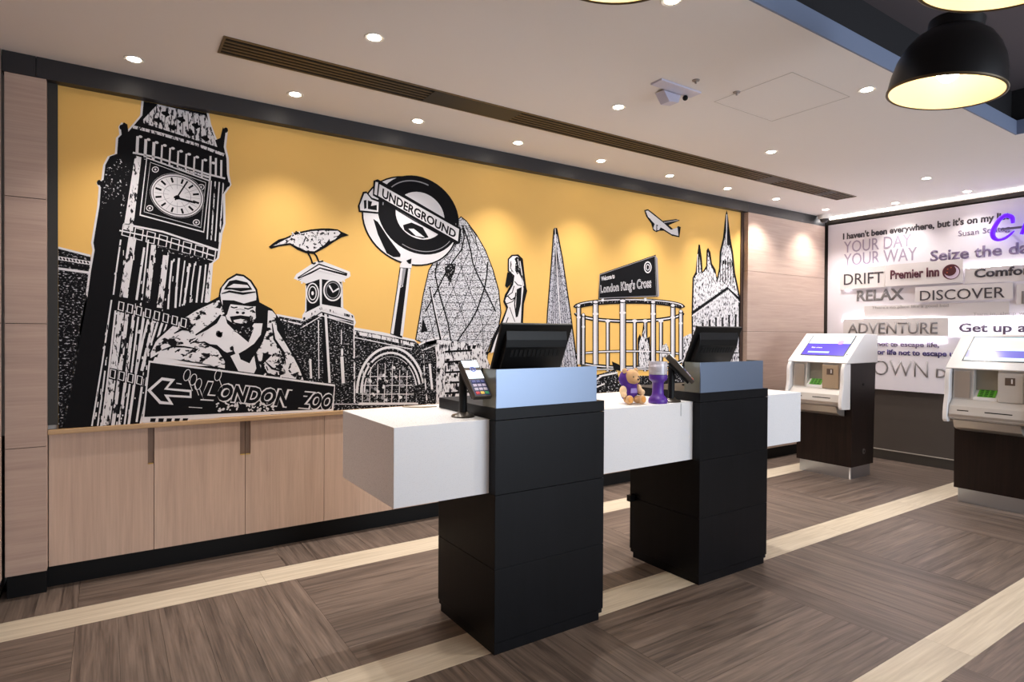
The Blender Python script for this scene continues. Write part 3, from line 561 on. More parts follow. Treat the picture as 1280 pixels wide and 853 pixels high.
class Art:
    def __init__(s, name, label=None, tf=None):
        s.name, s.label, s.tf = name, label, tf or (lambda x, y: (x, y)); s.v = []; s.f = []; s.mi = []; s.mats = []
    def z(s, ox, oy, k): s.tf = lambda x, y: (ox+x/k, oy+y/k); return s
    def P(s, p, lay):
        u, v = s.tf(*p); q = aty(u, v, YM-0.0006-lay*0.00035)
        return (min(max(q.x, MX0+0.001), MX1-0.001), q.y, min(max(q.z, MZ0+0.001), MZ1-0.001))
    def idx(s, m):
        if m not in s.mats: s.mats.append(m)
        return s.mats.index(m)
    def poly(s, pts, m, lay=1):
        tri = tessellate_polygon([[Vector((a, b, 0)) for a, b in pts]])
        b = len(s.v); s.v += [s.P(p, lay) for p in pts]; i = s.idx(m)
        for t in tri: s.f.append([b+k for k in t]); s.mi.append(i)
        return s
    def stroke(s, pts, w, m, lay=2, closed=False):
        if closed: pts = list(pts)+[pts[0]]
        n = len(pts); L, Rr = [], []
        for i, (x, y) in enumerate(pts):
            ax, ay = pts[max(i-1, 0)]; bx_, by_ = pts[min(i+1, n-1)]
            if closed and i in (0, n-1): ax, ay = pts[-2]; bx_, by_ = pts[1]
            dx, dy = bx_-ax, by_-ay; d = math.hypot(dx, dy) or 1; ww = (w[i] if hasattr(w, '__len__') else w)/2
            L.append((x-dy/d*ww, y+dx/d*ww)); Rr.append((x+dy/d*ww, y-dx/d*ww))
        b = len(s.v); s.v += [s.P(p, lay) for p in L+Rr]; k = s.idx(m)
        for i in range(n-1): s.f.append([b+i, b+i+1, b+n+i+1, b+n+i]); s.mi.append(k)
        return s
    def ell(s, cx, cy, rx, ry, m, lay=2, rot=0, n=36):
        c, q = math.cos(rot), math.sin(rot)
        s.poly([(cx+rx*math.cos(a)*c-ry*math.sin(a)*q, cy+rx*math.cos(a)*q+ry*math.sin(a)*c) for a in [2*PI*i/n for i in range(n)]], m, lay); return s
    def ring(s, cx, cy, rx, ry, w, m, lay=2, rot=0, n=36, a0=0, a1=2*PI):
        c, q = math.cos(rot), math.sin(rot); N = n
        s.stroke([(cx+rx*math.cos(a)*c-ry*math.sin(a)*q, cy+rx*math.cos(a)*q+ry*math.sin(a)*c) for a in [a0+(a1-a0)*i/N for i in range(N+1)]], w, m, lay); return s
    def text(s, body, quad, m, lay=5, bold=0.0, shear=0):
        """quad: px of top-left, top-right, bottom-right, bottom-left of the cap-height box"""
        c = bpy.data.curves.new('t', 'FONT'); c.body = body; c.offset = bold; c.resolution_u = 3; c.shear = shear
        ob = bpy.data.objects.new('t', c); me = bpy.data.meshes.new_from_object(ob); bpy.data.objects.remove(ob)
        xs = [v.co.x for v in me.vertices]; a, b_ = min(xs), max(xs); tl, tr, br, bl = [Vector(q) for q in quad]
        base = len(s.v); k = s.idx(m)
        for v in me.vertices:
            x = (v.co.x-a)/(b_-a); y = v.co.y/0.70
            p = (bl.lerp(br, x)).lerp(tl.lerp(tr, x), y); s.v.append(s.P((p.x, p.y), lay))
        for f in me.polygons: s.f.append([base+i for i in f.vertices]); s.mi.append(k)
        return s
    def done(s):
        me = bpy.data.meshes.new(s.name); loc = mural.location
        me.from_pydata([(x-loc.x, y-loc.y, z-loc.z) for x, y, z in s.v], [], s.f)
        for m in s.mats: me.materials.append(m)
        me.polygons.foreach_set('material_index', s.mi); me.update()
        bm = bmesh.new(); bm.from_mesh(me)
        for f in bm.faces:
            f.normal_update()
            if f.normal.y > 0: f.normal_flip()
        bm.to_mesh(me); bm.free()
        o = bpy.data.objects.new(s.name, me); COL.objects.link(o); o.parent = mural
        if s.label: o['label'] = s.label
        return o
R = random.Random(3)
ZA = (0, 60, 3.553); ZB_ = (0, 280, 3.047); ZC_ = (160, 320, 3.553); ZD = (320, 260, 3.28); ZE = (430, 200, 3.556); ZF = (660, 230, 3.413)
# --- dark brick building at far left
a = Art('brick_block_print', 'dark brick building print at the left edge').z(*ZB_)
a.poly([(215, 88), (345, 118), (345, 300), (245, 790), (215, 790)], KB, 1)
a.stroke([(215, 90), (345, 122)], 8, W, 2).stroke([(220, 130), (345, 150)], 14, W, 2).stroke([(220, 170), (340, 186)], 9, W, 2).stroke([(220, 152), (342, 168)], 5, K, 3)
for i in range(9): a.stroke([(228+i*13, 128+i*2), (234+i*13, 136+i*2)], 6, K, 3)
a.done()
# --- clock tower
a = Art('clock_tower_print', 'tall clock tower print with round dial').z(*ZA)
outl = [(628, 232), (622, 300), (590, 338), (560, 372), (556, 340), (540, 330), (526, 350), (530, 385), (515, 400), (510, 470), (478, 482), (458, 520), (450, 585), (428, 600), (438, 620), (432, 700), (412, 820), (405, 865)]
left_low = [(a_*3.553/3.047, (b_+280-60)*3.553) for a_, b_ in []]
def zb(x, y): return (x*3.553/3.047, ((280+y/3.047)-60)*3.553)
outl += [zb(*p) for p in [(345, 60), (352, 100), (338, 180), (322, 300), (300, 420), (270, 600), (250, 700), (235, 790)]]
outr = [zb(*p) for p in [(540, 770), (600, 500), (700, 420), (800, 300), (812, 150), (835, 130), (850, 20)]] + [(980, 853), (1002, 780), (1000, 650), (1028, 608), (1018, 560), (1016, 490), (1004, 440), (1012, 372), (1000, 352), (988, 400), (965, 410), (938, 340), (928, 285), (908, 270)]
a.poly(outl+outr, W, 1)
cx = sum(p[0] for p in outl+outr)/len(outl+outr)
inl = [(min(x+10, 9e9), y+(4 if i == 0 else 0)) for i, (x, y) in enumerate(outl)]; inr = [(x-10, y) for x, y in outr]
a.poly(inl+inr, K, 2)
# roof with pale lattice
a.poly([(700, 250), (912, 300), (935, 345), (965, 440), (640, 335), (632, 322)], WV, 3)
for x, y in [(735, 292), (805, 318), (870, 345), (700, 322), (768, 352), (845, 380), (912, 402)]: a.ell(x, y, 20, 9, K, 4, 0.35, 10).ell(x+4, y, 7, 17, K, 4, 0.1, 8)
for i in range(9): a.stroke([(715+i*24, 262+i*6), (700+i*28, 345+i*10)], 3, K, 4)
a.stroke([(590, 350), (700, 378), (860, 425), (995, 475)], 13, WV, 3)
# row of arches
for i in range(10):
    x, y = 612+i*36, 372+i*13; a.stroke([(x, y+20), (x-4, y+100)], 8 if i > 2 else 13, W, 3); a.ell(x+12, y+22, 9, 6, W, 3, 0.3, 8)
a.stroke([(590, 465), (700, 487), (920, 560), (1000, 580)], 8, W, 3).stroke([(640, 490), (930, 575)], 9, WV, 3)
# clock face panel
fr = [(652, 488), (930, 590), (905, 818), (622, 742)]
a.poly(fr, K, 3); a.stroke(fr, 7, W, 4, True); a.stroke([(668, 508), (914, 598), (892, 798), (640, 728)], 3, W, 4, True)
for (x, y) in [(690, 540), (893, 618), (872, 775), (665, 712)]: a.ring(x, y, 14, 12, 4, W, 4, 0, 10).ell(x, y, 5, 5, W, 4, 0, 8)
rot = 0.34
a.ell(787, 656, 124, 96, W, 4, rot); a.ring(787, 656, 121, 93, 4, K, 5, rot); a.ell(787, 656, 112, 84, K, 5, rot); a.ell(787, 656, 109, 81, W, 6, rot)
c_, s_ = math.cos(rot), math.sin(rot)
def dial(an, f): x, y = 112*f*math.cos(an), 84*f*math.sin(an); return (787+x*c_-y*s_, 656+x*s_+y*c_)
for i in range(12): a.stroke([dial(i*PI/6, 0.66), dial(i*PI/6, 0.92)], 9, K, 7)
for i in range(12): a.stroke([dial((i+.5)*PI/6, 0.35), dial((i+.5)*PI/6, 0.92)], 1.5, GR, 7)
a.ring(787, 656, 62, 47, 2.5, GR, 7, rot)
a.stroke([(778, 676), (833, 592)], 7, K, 8).stroke([(772, 662), (868, 688)], 9, K, 8).ell(787, 664, 12, 10, K, 8)
# corner columns
a.poly([(600, 478), (628, 486), (590, 815), (548, 805)], WS, 3); a.poly([(560, 500), (580, 505), (545, 760), (530, 755)], KS, 3)
for i in range(4): a.stroke([(938+i*18, 590+i*3), (920+i*18, 850+i*4)], 6, WS if i % 2 else W, 3)
for i in range(3): a.stroke([(935+i*24, 480+i*9), (934+i*24, 560+i*9)], 9, W, 3)
for x, y in [(540, 352), (1003, 365), (440, 598), (1012, 606)]: a.ell(x, y, 10, 12, K, 3, 0, 10)
a.poly([(470, 540), (545, 470), (540, 640), (450, 720)], KS, 3)
a.z(*ZB_)
a.stroke([(470, 0), (620, 30), (830, 100)], 7, W, 3).stroke([(455, 25), (600, 55), (815, 122)], 5, W, 3)
for i in range(8):
    x, y = 470+i*46, 2+i*13; a.stroke([(x, y), (x+30, y+8), (x+24, y+48), (x-6, y+40)], 5, W, 4, True)
# upper shaft pilasters
def pil(x0, y0, x1, y1, w, m=W, l=3): a.stroke([(x0, y0), (x0*.5+x1*.5+R.uniform(-2, 2), (y0+y1)/2), (x1, y1)], w, m, l)
for x0, y0, x1, y1, w, m in [(460, 60, 432, 270, 6, W), (505, 50, 470, 280, 30, WS), (550, 90, 520, 290, 9, W), (585, 80, 560, 300, 18, WS), (632, 120, 608, 320, 22, WS), (655, 140, 640, 325, 7, W),
                             (682, 130, 668, 320, 8, W), (722, 150, 700, 310, 7, W), (764, 160, 748, 300, 7, W), (803, 150, 785, 300, 12, WS), (425, 290, 350, 770, 6, W), (462, 320, 405, 770, 26, WS),
                             (512, 330, 455, 770, 12, WS), (550, 335, 490, 765, 10, W), (590, 345, 540, 560, 12, WS), (628, 350, 600, 440, 9, W), (400, 560, 372, 770, 6, W), (440, 330, 388, 770, 7, W), (545, 590, 520, 755, 8, W), (486, 330, 430, 770, 14, WS), (530, 330, 474, 765, 7, W), (570, 340, 520, 560, 8, W), (608, 350, 560, 500, 8, WS), (565, 60, 540, 290, 6, W), (704, 140, 684, 315, 5, W), (742, 150, 724, 300, 5, W), (784, 155, 768, 300, 6, W), (646, 350, 622, 420, 6, W)]: pil(x0, y0, x1, y1, w, m)
for i in range(170):
    y = R.uniform(70, 760); x = 440+(100-y)*0.13+R.uniform(0, 330 if y < 330 else 190); a.stroke([(x, y), (x-R.uniform(0, 3), y+R.uniform(5, 22))], R.uniform(2, 6), R.choice([W, K, W]), 4)
a.stroke([(600, 85), (640, 100), (700, 115), (790, 140)], 16, KS, 4)
for j, (x0, y0, n, dx, dy) in enumerate([(450, 290, 8, 34, 9), (418, 548, 5, 34, 8)]):
    for i in range(n):
        x, y = x0+i*dx, y0+i*dy; a.poly([(x, y), (x+28, y+6), (x+24, y+50), (x-5, y+42)], K, 5); a.stroke([(x+4, y+6), (x+22, y+11), (x+18, y+42), (x, y+36)], 5, W, 6, True)
a.poly([(560, 735), (840, 742), (700, 760), (545, 765)], W, 3)
a.done()
# --- station tower, crow perch
a = Art('station_tower_print', 'brick station clock tower print under the crow').z(*ZD)
a.poly([(85, 435), (190, 455), (190, 440), (200, 425), (205, 310), (155, 290), (165, 272), (240, 222), (265, 215), (385, 262), (388, 280), (355, 300), (358, 410), (400, 440), (410, 470), (402, 490), (520, 510), (650, 540), (665, 560), (790, 530), (790, 810), (60, 810), (60, 640)], W, 0)
a.poly([(95, 445), (195, 465), (240, 440), (400, 470), (400, 500), (650, 548), (670, 560), (790, 540), (790, 810), (60, 810), (60, 640)], KB, 1)
a.poly([(203, 312), (262, 292), (262, 400), (203, 430)], K, 1).poly([(270, 292), (355, 305), (352, 410), (270, 395)], K, 1)
a.poly([(170, 285), (258, 228), (375, 268), (372, 280), (262, 250), (175, 298)], K, 1).poly([(176, 286), (258, 234), (368, 270), (262, 244)], W, 2)
a.stroke([(168, 296), (260, 258), (380, 286)], 4, W, 3)
for i in range(7): a.stroke([(186+i*11, 304-i*5), (190+i*11, 310-i*5)], 7, W, 3)
for i in range(9): a.stroke([(272+i*11, 272+i*3), (275+i*11, 280+i*3)], 6, W, 3)
a.ring(232, 350, 24, 40, 5, W, 3).ring(232, 350, 15, 27, 4, W, 3).ell(232, 350, 5, 8, W, 3)
a.ring(315, 338, 36, 42, 6, W, 3).ell(315, 338, 30, 36, K, 3).stroke([(300, 318), (316, 345), (340, 330)], 7, W, 4).ring(315, 338, 27, 32, 3, GR, 4)
a.stroke([(205, 318), (205, 425)], 4, W, 3).stroke([(264, 250), (266, 400)], 8, W, 3).stroke([(352, 306), (350, 408)], 4, W, 3)
a.stroke([(185, 462), (268, 412), (402, 448)], 10, WS, 3).stroke([(195, 478), (268, 428), (400, 466)], 5, K, 4).stroke([(190, 490), (270, 442), (400, 480)], 4, W, 4)
a.poly([(272, 430), (298, 440), (300, 720), (276, 716)], K, 2).stroke([(285, 430), (302, 718)], 10, W, 3).stroke([(256, 460), (258, 700)], 4, W, 3)
a.stroke([(350, 500), (350, 560)], 4, W, 3).stroke([(352, 610), (358, 720)], 13, W, 3).ell(353, 592, 5, 16, W, 3).stroke([(222, 620), (226, 700)], 9, W, 3)
a.stroke([(100, 458), (185, 478)], 6, WS, 3).stroke([(405, 512), (530, 535), (650, 562)], 14, WS, 3).stroke([(400, 530), (640, 580)], 4, W, 3)
a.stroke([(402, 500), (404, 800)], 6, WS, 3)
# arch
for r, w_, m in [(1.0, 10, W), (0.93, 5, K), (0.88, 8, W), (0.82, 5, K), (0.78, 9, W)]:
    pts = [(552+(-138*r)*math.cos(t)*(1 if math.cos(t) > 0 else 1), 760-(188*r)*math.sin(t)) for t in [PI*i/24*0.93 for i in range(25)]]
    pts = [(412 if x < 412 else x, y) for x, y in pts]
    a.stroke(pts, w_, m, 3 if m is W else 4)
a.poly([(425, 800)]+[(552-104*math.cos(t), 752-142*math.sin(t)) for t in [PI*i/18 for i in range(19)]]+[(655, 800)], KB, 4)
for i in range(7): a.stroke([(440+i*30, 668-30*math.sin(i/6*PI)), (436+i*30, 800)], 3, W, 5)
for i in range(4): a.stroke([(425+i*3, 800-i*36), (652-i*5, 800-i*36)], 3, W, 5)
for i in range(46): 
    x, y = R.uniform(450, 620), R.uniform(640, 790); a.ell(x, y, R.uniform(4, 11), R.uniform(4, 9), R.choice([W, GR, K]), 6, R.uniform(0, 3), 6)
a.stroke([(420, 805), (665, 803)], 8, W, 5)
# right pier
a.poly([(668, 560), (745, 535), (770, 800), (690, 800)], KB, 3)
a.stroke([(668, 562), (700, 545), (790, 525)], 8, W, 4).stroke([(680, 585), (745, 560)], 4, W, 4).stroke([(738, 560), (768, 790)], 10, W, 4).stroke([(685, 600), (700, 790)], 5, WS, 4).stroke([(712, 640), (722, 745)], 9, W, 4)
a.poly([(60, 800), (900, 796), (900, 860), (60, 860)], KB, 2).stroke([(60, 805), (420, 805)], 3, W, 4)
a.done()
# --- gorilla
a = Art('gorilla_print', 'gorilla print leaning over the zoo sign').z(*ZC_)
go = [(95, 465), (92, 430), (118, 372), (200, 298), (300, 232), (350, 210), (402, 182), (408, 145), (440, 102), (482, 78), (515, 84), (548, 108), (574, 148), (584, 206), (640, 236), (664, 268), (690, 300), (705, 380), (742, 440), (770, 490), (800, 556), (700, 545), (420, 510), (330, 495)]
a.poly(go, K, 3)
a.poly([(100, 455), (100, 432), (125, 378), (205, 306), (305, 242), (352, 220), (405, 196), (418, 230), (430, 260), (440, 300), (470, 330), (470, 380), (480, 420), (440, 430), (380, 400), (340, 380), (250, 390), (160, 420)], WF, 4)
a.poly([(330, 330), (400, 270), (440, 300), (462, 335), (468, 395), (430, 425), (370, 390), (330, 370)], W, 5)
a.poly([(355, 315), (400, 285), (395, 300), (350, 330)], K, 6)
a.poly([(395, 320), (425, 318), (420, 345), (440, 375), (410, 365), (390, 350)], WF, 6).ell(405, 350, 16, 12, K, 6, 0.5, 8)
a.poly([(150, 400), (250, 385), (340, 388), (400, 420), (430, 470), (430, 500), (330, 482), (200, 462), (130, 450)], WF, 5)
a.poly([(120, 450), (250, 462), (380, 488), (320, 490), (110, 470)], W, 5)
# chest and face
a.stroke([(300, 352), (350, 322), (392, 290), (412, 262)], [6, 14, 16, 8], K, 7).stroke([(335, 392), (392, 402), (432, 440), (470, 500)], [6, 14, 18, 10], K, 7)
a.stroke([(205, 345), (240, 325), (270, 330), (300, 300)], [4, 12, 10, 4], K, 7).stroke([(150, 420), (200, 402), (250, 404), (300, 412)], [4, 10, 8, 4], K, 7).stroke([(640, 300), (650, 370), (690, 430), (700, 480)], [4, 10, 12, 4], K, 7).stroke([(610, 470), (640, 500), (700, 520)], [4, 10, 4], K, 7)
a.poly([(480, 440), (520, 418), (560, 390), (590, 350), (598, 300), (560, 300), (540, 330), (535, 385), (500, 355), (470, 330), (465, 360), (470, 420)], W, 5)
a.poly([(455, 445), (490, 430), (500, 460), (540, 478), (560, 440), (570, 500), (560, 522), (490, 512)], W, 5)
a.poly([(470, 335), (535, 300), (560, 320), (535, 385), (505, 350)], KS, 6)
a.poly([(640, 245), (656, 262), (662, 330), (700, 390), (735, 450), (760, 500), (780, 552), (690, 540), (620, 520), (600, 480), (640, 440), (600, 430), (590, 500), (570, 430), (600, 380), (615, 330), (612, 240)], WF, 5)
a.poly([(598, 228), (622, 240), (618, 330), (590, 400), (556, 450), (545, 440), (580, 380), (600, 320)], K, 6)
# head
a.poly([(410, 170), (418, 140), (446, 108), (482, 88), (512, 92), (542, 114), (566, 152), (574, 205), (572, 270), (548, 300), (470, 302), (440, 282), (425, 240), (414, 200)], W, 5)
a.poly([(425, 150), (450, 112), (480, 106), (530, 118), (552, 150), (500, 158), (460, 150)], K, 6); a.poly([(440, 140), (470, 124), (530, 130), (540, 142), (470, 142)], W, 7)
a.stroke([(416, 168), (450, 158), (510, 168), (566, 160)], [4, 9, 11, 5], K, 7)
a.poly([(420, 196), (470, 198), (515, 212), (572, 196), (572, 224), (530, 226), (480, 218), (452, 222), (440, 260), (432, 268), (420, 232)], K, 6)
a.poly([(455, 215), (520, 222), (560, 226), (560, 262), (520, 280), (470, 270), (448, 250)], W, 7)
a.stroke([(456, 226), (470, 231), (486, 228)], 6, K, 8).stroke([(516, 232), (534, 236), (556, 228)], 6, K, 8)
a.ell(486, 252, 8, 6, K, 8, 0.3, 8).ell(512, 254, 8, 6, K, 8, -0.3, 8).stroke([(478, 240), (498, 236), (520, 242)], 3, GR, 8)
a.poly([(452, 270), (500, 264), (556, 272), (552, 300), (500, 306), (462, 298)], K, 8).poly([(466, 286), (500, 280), (540, 288), (534, 298), (500, 301), (474, 296)], WF, 9)
a.poly([(536, 250), (552, 236), (566, 250), (560, 290), (545, 290)], WF, 8)
a.poly([(572, 160), (584, 210), (582, 260), (570, 300), (566, 240)], K, 8)
for i in range(60):
    x, y = R.uniform(120, 330), R.uniform(300, 470)
    if y > 470-(x-100)*0.7: a.stroke([(x, y), (x+R.uniform(8, 22), y-R.uniform(4, 18))], R.uniform(3, 7), R.choice([K, W]), 6)
for i in range(50):
    x, y = R.uniform(600, 760), R.uniform(380, 540)
    if y > 380+(x-650)*1.2: a.stroke([(x, y), (x+R.uniform(-10, 12), y+R.uniform(8, 22))], R.uniform(3, 8), R.choice([K, W]), 6)
a.done()
# --- zoo sign
a = Art('zoo_sign_print', 'black direction board print with arrow and zoo lettering').z(*ZC_)
a.poly([(92, 465), (920, 572), (912, 690), (62, 740)], W, 8).poly([(98, 474), (916, 580), (905, 680), (72, 716)], K, 9)
a.poly([(85, 597), (150, 540), (210, 548), (176, 588), (282, 596), (282, 632), (180, 626), (202, 662), (140, 658)], W, 10).poly([(102, 598), (152, 553), (188, 558), (160, 594), (274, 606), (274, 622), (160, 616), (182, 650), (146, 645)], K, 11)
for (t, q, sh) in [('L', [(330, 560), (392, 566), (388, 636), (322, 632)], .3), ('ONDON', [(402, 570), (730, 602), (722, 668), (396, 638)], .25), ('ZOO', [(765, 606), (912, 618), (906, 682), (756, 670)], .25)]:
    a.text(t, q, W, 10, 0.095, sh); a.text(t, q, K, 11, 0.04, sh)
for x0, y0 in ((262, 520), (290, 540), (312, 560), (400, 520)):
    a.ring(x0, y0+10, 14, 26, 3, W, 11, 0.3, 14); a.stroke([(x0+6, y0+30), (x0+24, y0+80)], 3, W, 11)
for i in range(60): 
    x = R.uniform(395, 650); a.ell(x, 664+R.uniform(-12, 26)-(x-395)*0.01, R.uniform(3, 9), R.uniform(2, 6), W, 11, R.uniform(0, 3), 6)
for i in range(5): a.poly([(100+i*36, 722), (124+i*36, 722), (120+i*36, 738), (98+i*36, 738)], K, 9)
a.stroke([(270, 672), (330, 676)], 3, W, 11).stroke([(215, 566), (238, 570)], 4, W, 11)
a.done()
# --- crow
a = Art('crow_print', 'crow print perched on the station tower').z(*ZD)
a.poly([(52, 160), (70, 145), (92, 130), (120, 122), (170, 100), (225, 88), (268, 84), (300, 84), (335, 88), (352, 98), (382, 112), (350, 122), (322, 138), (290, 160), (250, 182), (235, 190), (205, 186), (170, 172), (140, 152), (95, 158), (62, 168)], K, 4)
a.poly([(70, 156), (120, 130), (170, 108), (225, 96), (280, 92), (300, 96), (318, 112), (300, 130), (280, 152), (240, 178), (205, 176), (170, 160), (140, 144), (100, 150)], WC, 5)
a.poly([(300, 94), (336, 94), (346, 104), (325, 128), (304, 138), (298, 118)], W, 6)
for i in range(26): x = R.uniform(120, 290); a.stroke([(x, 100+R.uniform(0, 60)-abs(x-220)*.1), (x+R.uniform(10, 22), 104+R.uniform(-8, 50)-abs(x-220)*.1)], R.uniform(2.5, 5), R.choice([K, W]), 6)
a.ell(322, 104, 4, 3, K, 7, 0, 8).stroke([(318, 120), (350, 112), (376, 112)], 3, K, 7)
a.stroke([(212, 184), (222, 200), (232, 228), (245, 226)], 7, K, 5).stroke([(238, 186), (248, 198), (258, 222), (276, 218)], 7, K, 5).stroke([(226, 224), (240, 232)], 4, K, 5)
a.done()
# --- roundel sign
a = Art('roundel_sign_print', 'round station sign print on a post').z(*ZE)
a.poly([(248, 475), (298, 480), (258, 792), (205, 775)], K, 2).poly([(252, 480), (262, 482), (220, 775), (208, 772)], W, 3).poly([(286, 482), (297, 484), (262, 785), (250, 780)], W, 3).poly([(262, 482), (276, 482), (262, 560), (246, 556)], GR, 3).stroke([(258, 486), (250, 568), (262, 560)], 4, W, 4)
rt_ = 0.62
a.ell(292, 272, 226, 186, K, 4, rt_, 48).ell(292, 272, 219, 179, W, 5, rt_, 48)
a.ell(330, 245, 196, 160, K, 6, 0.72, 48); a.ell(338, 248, 116, 98, W, 7, 0.72, 40)
a.ring(330, 245, 172, 136, 5, GR, 7, 0.72, 30, 2.6, 4.4); a.ring(330, 245, 182, 146, 3, GR, 7, 0.72, 30, -0.6, 1.4)
a.poly([(262, 290), (300, 278), (350, 300), (376, 345), (350, 350), (300, 335), (268, 312)], K, 8).poly([(286, 306), (310, 306), (360, 345), (320, 338)], W, 9)
a.poly([(130, 262), (150, 275), (200, 350), (252, 420), (250, 432), (220, 432), (190, 415), (150, 330)], K, 7)
a.poly([(62, 205), (84, 142), (100, 140), (124, 168), (160, 180), (165, 205), (150, 240), (66, 232)], K, 8).poly([(70, 202), (90, 150), (100, 148), (122, 176), (154, 188), (152, 232), (72, 224)], W, 9)
a.poly([(88, 180), (100, 178), (100, 215), (90, 218)], K, 10).poly([(106, 180), (125, 186), (120, 205), (146, 200), (146, 225), (106, 218)], K, 10)
a.poly([(132, 92), (150, 86), (196, 112), (510, 296), (522, 306), (516, 370), (500, 376), (160, 176), (128, 158)], K, 10)
a.poly([(158, 108), (512, 308), (506, 362), (152, 160)], W, 11).poly([(140, 98), (152, 100), (146, 158), (134, 152)], W, 11)
a.text('UNDERGROUND', [(172, 126), (500, 316), (494, 348), (168, 164)], K, 12, 0.03)
a.stroke([(168, 182), (300, 262), (484, 366)], 4, K, 12); a.poly([(272, 440), (304, 438), (300, 482), (248, 478), (250, 462)], W, 8).poly([(276, 448), (300, 438), (298, 462), (288, 462)], K, 9)
a.done()
# --- gherkin tower
a = Art('curved_tower_print', 'curved glass tower print with diamond pattern').z(*ZE)
gk = [(316, 800), (330, 720), (350, 600), (375, 490), (410, 430), (440, 420), (480, 385), (500, 270), (520, 250), (545, 270), (590, 330), (630, 400), (665, 490), (690, 580), (700, 680), (690, 740), (660, 800), (640, 853), (630, 1000), (600, 1090), (440, 1090), (430, 853)]
a.poly(gk, K, 2)
cxg, cyg = 520, 650
a.poly([(cxg+(x-cxg)*0.972, cyg+(y-cyg)*0.985) for x, y in gk], GH, 3)
_gl = [(250, 520, 522), (290, 495, 558), (330, 490, 590), (400, 455, 630), (430, 420, 642), (490, 376, 664), (580, 355, 688), (680, 337, 698), (740, 328, 690), (800, 318, 662), (853, 330, 640), (1090, 440, 600)]
def gp(t, h):
    for (h0, a0, b0), (h1, a1, b1) in zip(_gl, _gl[1:]):
        if h0 <= h <= h1:
            f = (h-h0)/(h1-h0); L_, R_ = a0+(a1-a0)*f, b0+(b1-b0)*f
            return ((L_+R_)/2+t*(R_-L_)/2, h)
def gp_old(t, h):   # t -1..1 across, h px
    w_ = 190*math.sqrt(max(0.02, 1-((800-h)/560)**2.2)) if h < 800 else 190
    return (520+t*w_*0.95, h)
for k in range(-6, 8):
    for sgn in (1, -1):
        pts = []
        for i in range(15):
            h = 290+i*55; t = (k*0.42+sgn*(h-300)/430.0)
            if -0.96 < t < 0.96: pts.append(gp(t, h))
        if len(pts) > 1: a.stroke(pts, 6 if (k % 3 == 0) else 2.4, K, 5)
for k in range(23):
    h = 300+k*33; a.stroke([gp(-0.95, h), (520, h+7), gp(0.95, h)], 1.8, K, 4)
a.poly([(448, 465), (498, 462), (492, 500), (470, 545), (450, 510)], KS, 6).stroke([(448, 465), (496, 462), (466, 560)], 5, K, 7)
a.poly([(350, 700), (372, 760), (342, 770)], K, 6).stroke([(382, 565), (400, 660), (430, 800), (455, 1085)], 9, K, 6).stroke([(386, 570), (404, 660), (436, 800), (461, 1085)], 4, W, 7)
a.done()
# foreground street bits under the tower
a = Art('street_print', 'busy black and white street print below the curved tower')
a.poly([(546, 425), (600, 430), (615, 462), (615, 515), (545, 515)], WV, 8)
for i in range(5): a.stroke([(556, 440+i*13), (590, 438+i*13)], 2.5, K, 9)
for i in range(40): 
    x, y = R.uniform(546, 612), R.uniform(430, 505); a.poly([(x, y), (x+R.uniform(2, 5), y), (x+R.uniform(1, 4), y+R.uniform(3, 9)), (x-1, y+4)], R.choice([K, K, W]), 9)
a.done()
a = Art('dark_pile_print', 'dark rounded shapes printed at the foot of the gasholder')
a.poly([(733, 478), (742, 470), (770, 462), (775, 476), (760, 492), (735, 496)], KS, 8).stroke([(738, 480), (752, 470), (772, 466)], 2.2, W, 9).stroke([(736, 488), (756, 480)], 1.6, W, 9)
a.poly([(735, 490), (800, 470), (832, 470), (850, 462), (866, 466), (866, 492), (735, 496)], KS, 7).poly([(765, 452), (774, 456), (776, 464), (767, 462)], K, 9)
a.done()
# --- statue
a = Art('statue_print', 'standing figure print beside the curved tower').z(*ZE)
a.poly([(728, 440), (745, 422), (775, 420), (795, 440), (800, 480), (806, 560), (815, 582), (800, 640), (796, 720), (800, 800), (640, 860), (660, 800), (700, 715), (722, 660), (708, 630), (715, 600), (745, 548), (750, 515), (728, 495)], K, 8)
a.poly([(734, 442), (750, 428), (770, 428), (788, 446), (792, 500), (798, 570), (790, 640), (786, 720), (790, 800), (652, 860), (672, 800), (708, 718), (730, 655), (716, 626), (724, 604), (752, 556), (758, 515), (734, 492)], W, 9)
a.poly([(768, 430), (796, 446), (802, 500), (812, 578), (800, 584), (790, 530), (776, 500), (770, 470), (758, 440)], K, 10).stroke([(782, 450), (790, 500), (798, 560)], 4, W, 11).stroke([(772, 440), (780, 480)], 3, W, 11)
a.poly([(734, 500), (748, 512), (752, 530), (742, 552), (725, 570), (716, 560), (726, 500)], K, 9).stroke([(738, 458), (744, 462), (740, 482), (746, 490), (742, 500)], 3, K, 10)
a.stroke([(758, 540), (772, 556), (790, 560)], 4, K, 10).stroke([(726, 604), (744, 622), (760, 612)], 5, K, 10).stroke([(736, 655), (752, 700), (760, 720)], 3, K, 10).stroke([(764, 590), (758, 640), (766, 700)], 5, K, 10)
a.poly([(762, 460), (780, 455), (788, 490), (770, 510), (760, 490)], KS, 10).poly([(768, 575), (790, 565), (786, 640), (772, 700), (762, 690)], K, 10).stroke([(720, 610), (748, 590), (756, 560)], 4, K, 10).stroke([(722, 640), (750, 630), (765, 600)], 4, K, 10).stroke([(742, 450), (740, 480), (752, 500)], 3, K, 10)
a.stroke([(730, 700), (700, 780), (690, 853)], 4, K, 10).stroke([(790, 512), (806, 560), (812, 584)], 5, K, 11)
a.done()
